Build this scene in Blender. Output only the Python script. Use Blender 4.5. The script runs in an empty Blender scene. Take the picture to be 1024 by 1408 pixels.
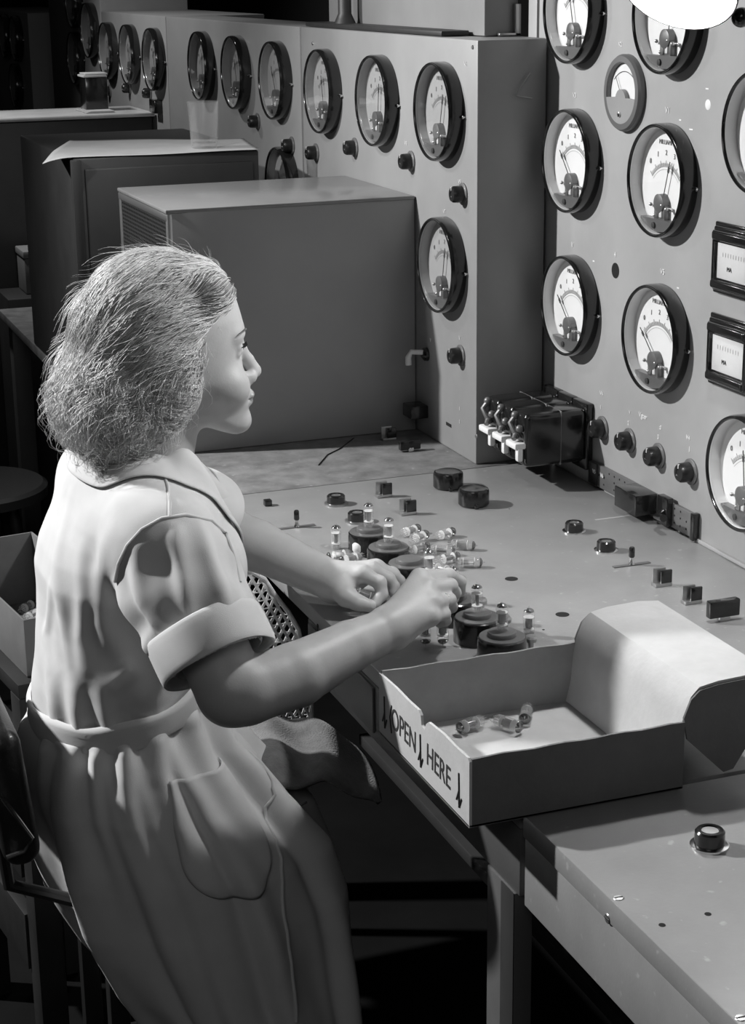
import bpy, bmesh, math, random
import numpy as np
from mathutils import Vector, Matrix, Euler
random.seed(7); rng = np.random.default_rng(7)
PI = math.pi
SC = bpy.context.scene
COL = SC.collection

# ------------------------------------------------------------------ camera
F = 2481.8
YAW, PIT, ROL = [math.radians(a) for a in (20.3077, 16.7398, -0.7491)]
EYE = np.array([0, 0, 1.60])
fw = np.array([math.sin(YAW)*math.cos(PIT), math.cos(YAW)*math.cos(PIT), -math.sin(PIT)])
ri = np.array([math.cos(YAW), -math.sin(YAW), 0]); up = np.cross(ri, fw)
cr, sr = math.cos(ROL), math.sin(ROL)
RI, UP = cr*ri+sr*up, -sr*ri+cr*up
def ray(x, y): return fw + RI*(x-512)/F - UP*(y-704)/F
# where the sight line through a photo point meets a real plane of the room
def onz(x, y, z=.76): d = ray(x, y); return EYE + d*(z-EYE[2])/d[2]
def onx(x, y, X): d = ray(x, y); return EYE + d*(X/d[0])
def ony(x, y, Y): d = ray(x, y); return EYE + d*(Y/d[1])
cam_d = bpy.data.cameras.new('camera'); cam = bpy.data.objects.new('camera', cam_d); COL.objects.link(cam)
cam_d.sensor_fit = 'VERTICAL'; cam_d.sensor_height = 36.0; cam_d.lens = 36.0*F/1408
cam_d.clip_start = .05; cam_d.clip_end = 60
M = Matrix(((RI[0], UP[0], -fw[0], 0), (RI[1], UP[1], -fw[1], 0), (RI[2], UP[2], -fw[2], 1.60), (0, 0, 0, 1)))
cam.matrix_world = M; SC.camera = cam

# ------------------------------------------------------------------ materials
def mat(name, v, rough=.5, metal=0.0, var=0.0, vscale=8.0, bump=0.0, bscale=200.0, spec=.5, specks=0.0, sheen=0.0, coat=0.0):
    m = bpy.data.materials.new(name); m.use_nodes = True
    nt = m.node_tree; N = nt.nodes; L = nt.links; b = N['Principled BSDF']
    b.inputs['Base Color'].default_value = (v, v, v, 1); b.inputs['Roughness'].default_value = rough
    b.inputs['Metallic'].default_value = metal; b.inputs['Specular IOR Level'].default_value = spec
    if sheen: b.inputs['Sheen Weight'].default_value = sheen
    if coat: b.inputs['Coat Weight'].default_value = coat; b.inputs['Coat Roughness'].default_value = .15
    tc = N.new('ShaderNodeTexCoord')
    if var or specks:
        n = N.new('ShaderNodeTexNoise'); n.inputs['Scale'].default_value = vscale; n.inputs['Detail'].default_value = 8; n.inputs['Roughness'].default_value = .62
        L.new(tc.outputs['Object'], n.inputs['Vector'])
        r = N.new('ShaderNodeMapRange'); r.inputs['From Min'].default_value = .3; r.inputs['From Max'].default_value = .7
        r.inputs['To Min'].default_value = v*(1-var); r.inputs['To Max'].default_value = v*(1+var)
        L.new(n.outputs['Fac'], r.inputs['Value']); out = r.outputs['Result']
        if specks:
            n2 = N.new('ShaderNodeTexNoise'); n2.inputs['Scale'].default_value = 60; n2.inputs['Detail'].default_value = 3
            L.new(tc.outputs['Object'], n2.inputs['Vector'])
            r2 = N.new('ShaderNodeMapRange'); r2.inputs['From Min'].default_value = .66; r2.inputs['From Max'].default_value = .74
            r2.inputs['To Min'].default_value = 0; r2.inputs['To Max'].default_value = specks
            L.new(n2.outputs['Fac'], r2.inputs['Value'])
            a = N.new('ShaderNodeMath'); a.operation = 'ADD'; L.new(out, a.inputs[0]); L.new(r2.outputs['Result'], a.inputs[1]); out = a.outputs[0]
        L.new(out, b.inputs['Base Color'])
    if bump:
        n = N.new('ShaderNodeTexNoise'); n.inputs['Scale'].default_value = bscale; n.inputs['Detail'].default_value = 4
        L.new(tc.outputs['Object'], n.inputs['Vector'])
        bp = N.new('ShaderNodeBump'); bp.inputs['Strength'].default_value = bump; bp.inputs['Distance'].default_value = .002
        L.new(n.outputs['Fac'], bp.inputs['Height']); L.new(bp.outputs['Normal'], b.inputs['Normal'])
    return m
def glass_mat(name, tint=.96, refl=.9, milk=0.0):
    m = bpy.data.materials.new(name); m.use_nodes = True; nt = m.node_tree; N = nt.nodes; L = nt.links
    N.remove(N['Principled BSDF']); o = N['Material Output']
    t = N.new('ShaderNodeBsdfTransparent'); t.inputs['Color'].default_value = (tint, tint, tint, 1)
    g = N.new('ShaderNodeBsdfGlossy'); g.inputs['Roughness'].default_value = .04; g.inputs['Color'].default_value = (refl, refl, refl, 1)
    lw = N.new('ShaderNodeLayerWeight'); lw.inputs['Blend'].default_value = .5; pw_ = N.new('ShaderNodeMath'); pw_.operation = 'POWER'; pw_.inputs[1].default_value = 4.0; L.new(lw.outputs['Facing'], pw_.inputs[0])
    f = N.new('ShaderNodeMapRange'); f.inputs['To Min'].default_value = .045; f.inputs['To Max'].default_value = .95; L.new(pw_.outputs[0], f.inputs['Value'])
    mx = N.new('ShaderNodeMixShader'); L.new(f.outputs['Result'], mx.inputs['Fac']); L.new(t.outputs[0], mx.inputs[1]); L.new(g.outputs[0], mx.inputs[2])
    out = mx.outputs[0]
    if milk:
        dd = N.new('ShaderNodeBsdfTranslucent'); dd.inputs['Color'].default_value = (.95, .95, .95, 1); d2_ = N.new('ShaderNodeBsdfDiffuse'); d2_.inputs['Color'].default_value = (.95, .95, .95, 1)
        ms = N.new('ShaderNodeMixShader'); L.new(dd.outputs[0], ms.inputs[1]); L.new(d2_.outputs[0], ms.inputs[2])
        m3 = N.new('ShaderNodeMixShader'); m3.inputs['Fac'].default_value = milk; L.new(out, m3.inputs[1]); L.new(ms.outputs[0], m3.inputs[2]); out = m3.outputs[0]
    L.new(out, o.inputs['Surface']); return m
def emit_mat(name, s):
    m = bpy.data.materials.new(name); m.use_nodes = True; N = m.node_tree.nodes; b = N['Principled BSDF']
    b.inputs['Emission Color'].default_value = (1, 1, 1, 1); b.inputs['Emission Strength'].default_value = s; return m

m_panel = mat('panel_enamel', .34, .42, var=.10, vscale=5, bump=.06, bscale=350)
m_cab = mat('cabinet_enamel', .25, .45, var=.10, vscale=5, bump=.06, bscale=350)
m_bench = mat('bench_enamel', .235, .40, var=.13, vscale=7, bump=.08, bscale=220, specks=.10)
m_worn = mat('worn_bench_enamel', .18, .55, var=.35, vscale=22, bump=.2, bscale=120, specks=.10)
m_apron = mat('apron_enamel', .10, .45, var=.12, vscale=9, bump=.06)  # tone darkened to stand in for the woman's shade on the bench front
m_box = mat('grey_crackle_enamel', .31, .33, var=.05, vscale=6, bump=.05, bscale=500)
m_boxtop = mat('grey_gloss_enamel', .22, .22, var=.08, vscale=5, bump=.03, bscale=300)
m_perf = mat('dark_perforated_steel', .03, .5)
m_dark = mat('dark_enamel', .028, .5, var=.2)
m_black = mat('black_bakelite', .012, .18, var=.1, coat=.4)
m_blackm = mat('black_satin_enamel', .015, .32)
m_hole = mat('black_hole', .002, .9)
m_ebon = mat('worn_ebonite', .12, .33, var=.25, vscale=25)
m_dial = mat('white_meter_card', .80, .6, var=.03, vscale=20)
m_dial2 = mat('hazed_meter_card', .36, .6, var=.05, vscale=20)  # card toned down in colour to imitate haze over the cabinet dials
m_dialin = mat('pale_meter_rim', .66, .5)
m_ink = mat('black_ink', .03, .6)
m_print = mat('faded_scale_print', .20, .6)
m_grey = mat('grey_metal', .16, .4, metal=.4)
m_bright = mat('bright_nickel', .75, .18, metal=1.0)
m_steel = mat('dull_steel', .45, .35, metal=.9)
m_getter = mat('silvery_getter_mirror', .22, .12, metal=1.0)
m_plate = mat('carbonised_plate', .34, .4, metal=.5)
m_white = mat('white_ceramic', .75, .35)
m_paint = mat('white_letter_paint', .75, .6)
m_card = mat('cardboard', .50, .8, var=.06, vscale=30, bump=.15, bscale=150)
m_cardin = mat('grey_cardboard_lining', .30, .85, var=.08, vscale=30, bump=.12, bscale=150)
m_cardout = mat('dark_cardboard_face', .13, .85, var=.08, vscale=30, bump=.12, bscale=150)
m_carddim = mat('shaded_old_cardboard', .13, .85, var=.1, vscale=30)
m_cloth = mat('washed_cotton_drill', .62, .85, var=.05, vscale=14, bump=.16, bscale=1100, spec=.2, sheen=.1)
m_skin = mat('skin', .45, .46, var=.05, vscale=40, bump=.08, bscale=420, spec=.35)
m_eye = mat('eye_white', .6, .15)
m_hair = mat('fair_hair', .66, .42, var=.25, vscale=60, spec=.6)
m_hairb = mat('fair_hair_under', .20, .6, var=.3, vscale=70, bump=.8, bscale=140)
m_alu = mat('bright_bench_metal', .75, .35, metal=.35, var=.25, vscale=6)
m_paper = mat('grey_paper', .42, .8, var=.1, vscale=12)
m_wick = mat('pale_woven_cane', .72, .5, var=.15, vscale=40)
m_rug = mat('dark_wool', .13, .9, var=.35, vscale=40, bump=.6, bscale=400, sheen=.3)
m_leather = mat('black_leather', .02, .3, bump=.2, bscale=250)
m_wood = mat('dark_wood', .02, .6, spec=.2, var=.3, vscale=10)
m_floor = mat('dark_floor', .006, .8, var=.4, vscale=3, spec=.08)
m_wall = mat('dark_wall', .02, .8, var=.2, vscale=1, spec=.1)
m_gold = mat('ring_metal', .8, .12, metal=1.0)
m_glass = glass_mat('clear_glass')
m_tube = glass_mat('tube_glass', .95, 1.0, .07)
m_bulb = emit_mat('lamp_bulb_glow', 60)
m_shadein = mat('white_enamel_reflector', .85, .35)

# ------------------------------------------------------------------ mesh builder
class MB:
    def __init__(s): s.v = []; s.f = []; s.m = []; s.sm = []
    def add(s, V, Fc, smooth=False, mi=0, T=None):
        n = len(s.v)
        for p in V:
            p = Vector(p); s.v.append(tuple(T @ p) if T is not None else tuple(p))
        for f in Fc: s.f.append(tuple(i+n for i in f)); s.m.append(mi); s.sm.append(smooth)
        return s
    def box(s, lo, hi, bev=.0015, mi=0, T=None, seg=2):
        lo, hi = np.minimum(lo, hi).astype(float), np.maximum(lo, hi).astype(float)
        bm = bmesh.new(); bmesh.ops.create_cube(bm, size=1)
        d = hi-lo; c = (hi+lo)/2
        for v in bm.verts: v.co = Vector((v.co.x*d[0]+c[0], v.co.y*d[1]+c[1], v.co.z*d[2]+c[2]))
        b = min(bev, .45*min(abs(d)))
        if b > 1e-5: bmesh.ops.bevel(bm, geom=bm.edges[:], offset=b, segments=seg, affect='EDGES', profile=.5)
        bm.verts.index_update(); bmesh.ops.recalc_face_normals(bm, faces=bm.faces[:])
        s.add([v.co for v in bm.verts], [[v.index for v in f.verts] for f in bm.faces], seg > 1, mi, T); bm.free(); return s
    def lathe(s, prof, n=32, mi=0, T=None, smooth=True, cap=True):
        # profile of (radius, height) turned round local Z
        V = []; Fc = []
        for r, z in prof:
            for k in range(n): a = 2*PI*k/n; V.append((r*math.cos(a), r*math.sin(a), z))
        for j in range(len(prof)-1):
            for k in range(n): k2 = (k+1) % n; Fc.append((j*n+k, j*n+k2, (j+1)*n+k2, (j+1)*n+k))
        if cap:
            if prof[0][0] > 1e-6: Fc.append(tuple(range(n))[::-1])
            if prof[-1][0] > 1e-6: Fc.append(tuple((len(prof)-1)*n+k for k in range(n)))
        return s.add(V, Fc, smooth, mi, T)
    def tube(s, pts, r, n=10, mi=0, T=None, cap=True):
        pts = [Vector(p) for p in pts]; R = r if hasattr(r, '__len__') else [r]*len(pts)
        V = []; Fc = []; ref = Vector((0, 0, 1))
        t0 = (pts[1]-pts[0]).normalized()
        if abs(t0.dot(ref)) > .95: ref = Vector((1, 0, 0))
        u = t0.cross(ref).normalized()
        for i, p in enumerate(pts):
            t = (pts[min(i+1, len(pts)-1)]-pts[max(i-1, 0)]).normalized()
            u = (u-t*u.dot(t)).normalized(); w = t.cross(u)
            for k in range(n): a = 2*PI*k/n; V.append(p+(u*math.cos(a)+w*math.sin(a))*R[i])
        for j in range(len(pts)-1):
            for k in range(n): k2 = (k+1) % n; Fc.append((j*n+k, j*n+k2, (j+1)*n+k2, (j+1)*n+k))
        if cap: Fc.append(tuple(range(n))[::-1]); Fc.append(tuple((len(pts)-1)*n+k for k in range(n)))
        return s.add(V, Fc, True, mi, T)
    def prism(s, poly, ax, a, b, mi=0, T=None, smooth=False):
        # polygon (2D) pushed along an axis from a to b
        def P(q, t): return {'x': (t, q[0], q[1]), 'y': (q[0], t, q[1]), 'z': (q[0], q[1], t)}[ax]
        n = len(poly); V = [P(q, a) for q in poly]+[P(q, b) for q in poly]
        Fc = [tuple(range(n)), tuple(range(2*n-1, n-1, -1))]+[(k, k+n, (k+1) % n+n, (k+1) % n) for k in range(n)]
        return s.add(V, Fc, smooth, mi, T)
    def ball(s, c, r, n=14, mi=0, sc=(1, 1, 1), T=None):
        prof = [(max(r*math.sin(PI*k/(n-1)), 1e-7), -r*math.cos(PI*k/(n-1))) for k in range(n)]
        TT = Matrix.Translation(Vector(c)) @ Matrix.Diagonal((*sc, 1))
        return s.lathe(prof, 2*n, mi, TT if T is None else T @ TT, cap=False)
WO = {}
def mk(name, mb, mats, parent=None, org=(0, 0, 0), local=False, sharp=35, recalc=True):
    # links ONE mesh object; org = its origin in the room (or in its parent when local)
    me = bpy.data.meshes.new(name); org = Vector(org)
    vs = mb.v if local else [tuple(Vector(p)-org) for p in mb.v]
    me.from_pydata(vs, [], mb.f)
    for m in (mats if isinstance(mats, (list, tuple)) else [mats]): me.materials.append(m)
    me.polygons.foreach_set('material_index', mb.m); me.polygons.foreach_set('use_smooth', mb.sm)
    if recalc:
        bm = bmesh.new(); bm.from_mesh(me); bmesh.ops.recalc_face_normals(bm, faces=bm.faces[:]); bm.to_mesh(me); bm.free()
    me.set_sharp_from_angle(angle=math.radians(sharp)); me.update()
    return link(name, me, parent, org, local)
def link(name, data, parent=None, org=(0, 0, 0), local=False):
    o = bpy.data.objects.new(name, data); COL.objects.link(o); org = Vector(org)
    if parent is not None:
        o.parent = parent; o.location = org if local else org-WO[parent.name]
        WO[o.name] = (WO[parent.name]+org) if local else org
    else: o.location = org; WO[o.name] = org
    return o
def tag(o, label, cat, group=None, kind=None):
    o['label'] = label; o['category'] = cat
    if group: o['group'] = group
    if kind: o['kind'] = kind
    return o
def thing(name, label, cat, loc, group=None):
    return tag(link(name, None, None, loc), label, cat, group)
def struct(o): o['kind'] = 'structure'; return o
def copy_tree(o, parent=None):
    c = o.copy(); COL.objects.link(c)
    if parent is not None: c.parent = parent
    for ch in list(o.children): copy_tree(ch, c)
    return c
def place(o, loc, parent=None):
    loc = Vector(loc)
    o.location = loc-WO[parent.name] if parent is not None else loc
    WO[o.name] = loc
def axisT(loc, d, spin=0.0):
    # local +Z turned to direction d at loc
    q = Vector(d).normalized().to_track_quat('Z', 'Y')
    return Matrix.Translation(Vector(loc)) @ q.to_matrix().to_4x4() @ Matrix.Rotation(spin, 4, 'Z')
# local (a,b,h): a to the viewer's right (-Y), b upwards (Z), h out of the panel (-X)
FACE = Matrix(((0, 0, -1, 0), (-1, 0, 0, 0), (0, 1, 0, 0), (0, 0, 0, 1)))
# ------------------------------------------------------------------ the room
o = mk('floor', MB().box((-6, -2, -.05), (5, 12, 0), 0), m_floor); struct(o)
o = mk('wall_back', MB().box((-6, 11.5, 0), (5, 11.6, 3.2), 0), m_wall); struct(o)
o = mk('wall_right', MB().box((1.95, -2, 0), (2.05, 11.5, 3.2), 0), m_wall); struct(o)
o = mk('wall_left', MB().box((-6.1, -2, 0), (-6, 11.5, 3.2), 0), m_wall); struct(o)

# ------------------------------------------------------------------ lettering helper
def text_mb(txt, size, T, depth=.0004):
    cu = bpy.data.curves.new('t', 'FONT'); cu.body = txt; cu.size = size; cu.align_x = 'CENTER'; cu.align_y = 'CENTER'; cu.extrude = depth
    ob = bpy.data.objects.new('t', cu); COL.objects.link(ob)
    dg = bpy.context.evaluated_depsgraph_get(); me = bpy.data.meshes.new_from_object(ob.evaluated_get(dg))
    V = [v.co.copy() for v in me.vertices]; Fc = [tuple(p.vertices) for p in me.polygons]
    bpy.data.objects.remove(ob); bpy.data.curves.remove(cu); bpy.data.meshes.remove(me)
    return V, Fc

# ------------------------------------------------------------------ round panel meter (part of a panel) with its own pieces
GR, GH = .0845, .026
def arc(mb, r, w, a0, a1, h, n=40, mi=0):
    V = []; Fc = []
    for k in range(n+1):
        a = a0+(a1-a0)*k/n; V += [(math.sin(a)*(r-w/2), math.cos(a)*(r-w/2), h), (math.sin(a)*(r+w/2), math.cos(a)*(r+w/2), h)]
    for k in range(n): Fc.append((2*k, 2*k+1, 2*k+3, 2*k+2))
    mb.add(V, Fc, False, mi)
def loc(mb, T): mb.v = [tuple(T @ Vector(p)) for p in mb.v]; return mb
def meter_meshes(R=GR, H=GH, txt='MILLIAMPS'):
    d = {}
    case = MB().lathe([(R*.985, 0), (R, .002), (R, H-.004), (R*.985, H), (R*.945, H+.0005), (R*.94, H-.002), (R*.935, .004), (0.0001, .004)], 64, cap=False)
    d['case'] = (loc(case, FACE), [m_black])
    d['bezel'] = (loc(MB().lathe([(R*.975, H+.0003), (R*.97, H+.0018), (R*.95, H+.002), (R*.935, H+.0004), (R*.932, H-.003)], 64, cap=False), FACE), [m_black])
    rim = MB().lathe([(R*.930, H-.002), (R*.922, .006), (R*.70, .0055)], 64, cap=False)
    d['dial_rim'] = (loc(rim, FACE), [m_dialin])
    q = MB()
    # card: round, cut off flat near the foot
    n = 48; V = [(0, 0, .0062)]; Fc = []
    for k in range(n+1):
        a = -PI+2*PI*k/n; x = math.sin(a)*R*.885; y = max(math.cos(a)*R*.885, -R*.70); V.append((x, y, .0062))
    for k in range(n): Fc.append((0, k+2, k+1))
    q.add(V, Fc, False, 0)
    c = R*-.42
    for rr, w in ((.66, .012), (.61, .006)):
        m2 = MB(); arc(m2, R*rr, R*w, -.82, .82, .0065); q.add([(x, y+c, z) for x, y, z in m2.v], m2.f, False, 1)
    for k in range(31):
        a = -.8+1.6*k/30; L_ = .10 if k % 5 == 0 else .055
        m2 = MB(); r0 = R*.67; 
        ca, sa = math.cos(a), math.sin(a); w = R*.008
        m2.add([(sa*r0-ca*w, ca*r0+sa*w+c, .0066), (sa*r0+ca*w, ca*r0-sa*w+c, .0066), (sa*(r0+R*L_)+ca*w, ca*(r0+R*L_)-sa*w+c, .0066), (sa*(r0+R*L_)-ca*w, ca*(r0+R*L_)+sa*w+c, .0066)], [(0, 1, 2, 3)])
        q.add(m2.v, m2.f, False, 1)
    for k, s_ in enumerate(('0', '1', '2', '3', '4')):
        a = -.66+1.32*k/4; V, Fc = text_mb(s_, R*.13, None)
        q.add([(v.x+math.sin(a)*R*.90, v.y+math.cos(a)*R*.90+c, .0067+v.z) for v in V], Fc, False, 1)
    V, Fc = text_mb(txt, R*.115, None); q.add([(v.x, v.y+R*.66, .0067+v.z) for v in V], Fc, False, 1)
    d['dial'] = (loc(q, FACE), [m_dial, m_print])
    g = MB()   # moving-coil movement low on the card
    g.box((-R*.19, -R*.72, .006), (R*.19, -R*.42, .016), .002, 0); g.lathe([(R*.17, .006), (R*.17, .018), (R*.10, .020)], 24, 0, Matrix.Translation((0, -R*.40, 0)))
    g.box((-R*.34, -R*.50, .008), (R*.34, -R*.455, .012), .001, 1); g.box((-R*.12, -R*.66, .014), (-R*.02, -R*.44, .0185), .001, 1); g.box((R*.03, -R*.64, .014), (R*.12, -R*.50, .018), .001, 2)
    for x, y in ((-.13, -.62), (.12, -.42), (-.28, -.44), (.28, -.47)): g.ball((R*x, R*y, .017), R*.035, 8, 1)
    d['movement'] = (loc(g, FACE), [m_grey, m_steel, m_dialin])
    b = MB(); n = 20; V = [(math.sin(a)*R*.90, math.cos(a)*R*.90, .019) for a in np.linspace(PI-.72, PI+.72, n)]
    V2 = [(math.sin(a)*R*.90, math.cos(a)*R*.90, .006) for a in np.linspace(PI-.72, PI+.72, n)]
    b.add(V+V2, [tuple(range(n))]+[(k, k+1, n+k+1, n+k) for k in range(n-1)]+[(0, n, 2*n-1, n-1)], False, 0)
    b.lathe([(R*.055, .018), (R*.055, .0215), (R*.03, .022)], 14, 1, Matrix.Translation((-R*.10, -R*.79, 0)))
    d['dial_shield'] = (loc(b, FACE), [m_grey, m_ink])
    nd = MB(); nd.box((-R*.010, -R*.05, .011), (R*.010, R*.80, .0118), .0001, 0, seg=1); nd.box((-R*.03, R*.60, .011), (R*.03, R*.70, .0118), .0001, 0, seg=1)
    d['needle'] = (loc(nd, FACE), [m_ink])
    d['glass'] = (loc(MB().lathe([(R*.915, H-.0025), (R*.5, H-.0018), (.0001, H-.0015)], 48, cap=False), FACE), [m_glass])
    sc = MB().lathe([(.0022, 0), (.0022, .004), (.0034, .0045), (.0034, .006), (.002, .0068)], 12, 0, Matrix.Translation((R*1.03, -R*.05, 0)))
    d['case_screw'] = (loc(sc, FACE), [m_bright])
    return d
MET = {}
def meter(parent, x, y, z, ang=-.7, R=GR, H=GH, dark=False):
    key = (R, H)
    if key not in MET:
        d = meter_meshes(R, H); dd = {}
        for k, (mb, mats) in d.items():
            me = bpy.data.meshes.new('meter_'+k); me.from_pydata(mb.v, [], mb.f)
            for m in mats: me.materials.append(m)
            me.polygons.foreach_set('material_index', mb.m); me.polygons.foreach_set('use_smooth', mb.sm)
            if k not in ('glass', 'dial'):
                bm = bmesh.new(); bm.from_mesh(me); bmesh.ops.recalc_face_normals(bm, faces=bm.faces[:]); bm.to_mesh(me); bm.free()
            me.set_sharp_from_angle(angle=math.radians(35)); dd[k] = me
        MET[key] = dd
    d = MET[key]; g = link('panel_meter', d['case'], parent, (x, y, z))
    if dark and 'hazed' not in d:
        d['hazed'] = d['dial'].copy(); d['hazed'].materials[0] = m_dial2; d['hazed_rim'] = d['dial_rim'].copy(); d['hazed_rim'].materials[0] = m_dial2
    for k in ('bezel', 'dial_rim', 'dial', 'movement', 'dial_shield', 'glass', 'case_screw'): link(k, d[{'dial': 'hazed', 'dial_rim': 'hazed_rim'}.get(k, k) if dark else k], g, (0, 0, 0), True)
    n = link('needle', d['needle'], g, (0, 0, -R*.42), True); n.rotation_euler = (ang, 0, 0)
    return g
def pknob(parent, x, y, z, r=.0155, big=False):
    # black control knob on a panel, with its collar
    mb = loc(MB().lathe([(r*1.0, .003), (r*1.0, .010), (r*.96, .019), (r*.80, .0225), (r*.45, .023), (r*.40, .0215), (.0001, .0215)], 28, cap=False), FACE)
    me = MB(); me.v = mb.v; me.f = mb.f; me.m = mb.m; me.sm = mb.sm
    o = mk('control_knob', me, m_blackm, parent, (0, 0, 0), True); o.location = Vector((x, y, z))-WO[parent.name]; WO[o.name] = Vector((x, y, z))
    c = loc(MB().lathe([(r*1.32, 0), (r*1.32, .0025), (r*1.1, .004)], 28), FACE)
    mk('knob_collar', c, m_grey, o, (0, 0, 0), True)
    s = loc(MB().box((-r*.06, r*.45, .0205), (r*.06, r*.9, .0232), .0002), FACE); mk('pointer_mark', s, m_dialin, o, (0, 0, 0), True)
    return o
def ptext(parent, txt, p, size, m=None):
    V, Fc = text_mb(txt, size, None); mb = MB().add(V, Fc); loc(mb, FACE)
    o = mk('painted_mark', mb, m or m_paint, parent, (0, 0, 0), True, recalc=False); o.location = Vector(p)+Vector((-.0004, 0, 0))-WO[parent.name]; return o

# ------------------------------------------------------------------ big instrument panel on the right
PX = 1.37
pan = thing('meter_console', 'tall pale grey upright meter panel behind the bench under the lamp', 'instrument panel', (PX, 1.9, .76))
mk('panel_face', MB().box((PX, .75, .752), (PX+.03, 2.862, 2.02), .003), m_panel, pan, (PX, 1.9, .76))
mk('panel_upright', MB().box((PX-.002, 2.866, .752), (PX+.028, 2.90, 2.02), .003), m_panel, pan, (PX, 2.88, .76))
mk('panel_footing', MB().box((PX-.004, .75, .7602), (PX, 2.30, .766), .001), m_panel, pan, (PX, 2.2, .76))
fx = PX-.03
def mpos(cx, cy): return onx(cx, cy, PX-GH)
for cx, cy, a in ((775, 222, -.75), (899, 249, .30), (773, 421, -.82), (890, 467, -.85), (778, 14, -.3), (907, 21, .1), (1037, 183, -.4), (1012, 652, -.12)):
    p = mpos(cx, cy); meter(pan, PX, p[1], p[2], a)
# the small meter with its half cover
p = onx(853, 128, PX-.012)
R2 = .0585
sm = mk('panel_meter', loc(MB().lathe([(R2*1.0, 0), (R2, .008), (R2*.95, .012), (R2*.80, .0125), (R2*.78, .008), (R2*.77, .003), (.0001, .003)], 48, cap=False), FACE), m_grey, pan, (0, 0, 0), True)
sm.location = Vector((PX, p[1], p[2]))-WO[pan.name]; WO[sm.name] = Vector((PX, p[1], p[2]))
q = MB(); q.lathe([(R2*.76, .005), (.0001, .005)], 40, 0, cap=False)
m2 = MB(); arc(m2, R2*.85, R2*.02, -.75, .75, .0055); q.add([(x, y-R2*.3, z) for x, y, z in m2.v], m2.f, False, 1)
mk('dial', loc(q, FACE), [m_dial, m_ink], sm, (0, 0, 0), True, recalc=False)
q = MB(); n = 30; V = []
for a in np.linspace(1.75, 2*PI-1.75, n): V.append((math.sin(a)*R2*.80, math.cos(a)*R2*.80, .0125))
for a in np.linspace(-1.2, 1.2, 14): V.append((math.sin(a)*R2*.30, -R2*.24+math.cos(a)*R2*.34, .0125))
V2 = [(x, y, .006) for x, y, z in V]; N_ = len(V)
q.add(V+V2, [tuple(range(N_))]+[(k, (k+1) % N_, N_+(k+1) % N_, N_+k) for k in range(N_)])
q.lathe([(R2*.07, .012), (R2*.07, .0145), (R2*.03, .0155)], 14, 1, Matrix.Translation((-R2*.02, -R2*.55, 0)))
mk('dial_cover', loc(q, FACE), [m_cab, m_bright], sm, (0, 0, 0), True)
mk('glass', loc(MB().lathe([(R2*.79, .0105), (.0001, .0108)], 40, cap=False), FACE), m_glass, sm, (0, 0, 0), True, recalc=False)
nd = MB().box((-.0005, 0, .008), (.0005, R2*.75, .0085), .0001, seg=1); n_ = mk('needle', loc(nd, FACE), m_ink, sm, (0, 0, -R2*.2), True); n_.rotation_euler = (-.6, 0, 0)
# two square meters at the right margin
for cx, cy0, cy1 in ((988, 303, 402), (981, 428, 527)):
    a = onx(cx, cy0, PX); b = onx(cx, cy1, PX); w = .125; yL = a[1]; h = a[2]-b[2]; zc = (a[2]+b[2])/2; yc = yL-w/2; hw, hh = w/2, h/2
    g = mk('square_meter', loc(MB().box((-hw, -hh, 0), (hw, hh, .006), .012, seg=4).box((-hw*.90, -hh*.90, .004), (hw*.90, hh*.90, .012), .01, seg=4), FACE), m_black, pan, (0, 0, 0), True)
    g.location = Vector((PX, yc, zc))-WO[pan.name]; WO[g.name] = Vector((PX, yc, zc))
    q = MB().box((-hw*.80, hh*.52, .010), (hw*.80, hh*.80, .020), .007, seg=4).box((-hw*.80, -hh*.82, .010), (hw*.80, -hh*.56, .020), .007, seg=4)
    q.box((-hw*.82, -hh*.8, .010), (-hw*.74, hh*.8, .017), .003).box((hw*.74, -hh*.8, .010), (hw*.82, hh*.8, .017), .003)
    mk('meter_hood', loc(q, FACE), m_black, g, (0, 0, 0), True)
    q = MB().box((-hw*.64, -hh*.52, .012), (hw*.70, hh*.46, .0135), .0005)
    for t in range(9): q.box((-hw*.4+t*hw*.11, hh*.1, .0135), (-hw*.4+t*hw*.11+.0007, hh*.22, .0138), .0001, 1, seg=1)
    V, Fc = text_mb('MA', .009, None); q.add([(v.x-hw*.1, v.y-hh*.22, v.z+.0138) for v in V], Fc, False, 1)
    mk('dial', loc(q, FACE), [m_dial, m_ink], g, (0, 0, 0), True)
    mk('glass', loc(MB().box((-hw*.74, -hh*.56, .0160), (hw*.74, hh*.52, .0166), .0002), FACE), m_glass, g, (0, 0, 0), True)
    mk('case_screw', loc(MB().lathe([(.0035, .010), (.0035, .0135), (.002, .0145)], 12, 0, Matrix.Translation((-hw*.93, .004, -.004))), FACE), m_bright, g, (0, 0, 0), True)
# four control knobs, painted marks, open hole, letter marks
for cx, cy in ((820, 589), (857, 606), (897, 627), (941, 649)):
    p = onx(cx+5, cy, PX-.005); pknob(pan, PX, p[1], p[2], .0155)
for cx, cy, t, s in ((790, 131, 'V3', .011), (918, 152, 'V1', .013), (853, 61, 'V2', .010), (787, 337, 'V', .012), (846, 350, '4', .012), (911, 374, 'V5', .012), (827, 541, 'V4', .010), (826, 560, '1', .010), (866, 567, 'V', .008), (884, 572, 'Vgter', .012), (864, 582, '2', .010), (905, 601, '3', .010), (908, 588, ':3', .009), (946, 602, 'V4', .010), (948, 618, '1', .012)):
    ptext(pan, t, onx(cx, cy, PX), s)
p = onx(846, 372, PX); mk('open_hole', loc(MB().lathe([(.0125, 0), (.0125, .0005)], 20), FACE), m_hole, pan, (0, 0, 0), True).location = Vector(p)-WO[pan.name]
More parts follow.
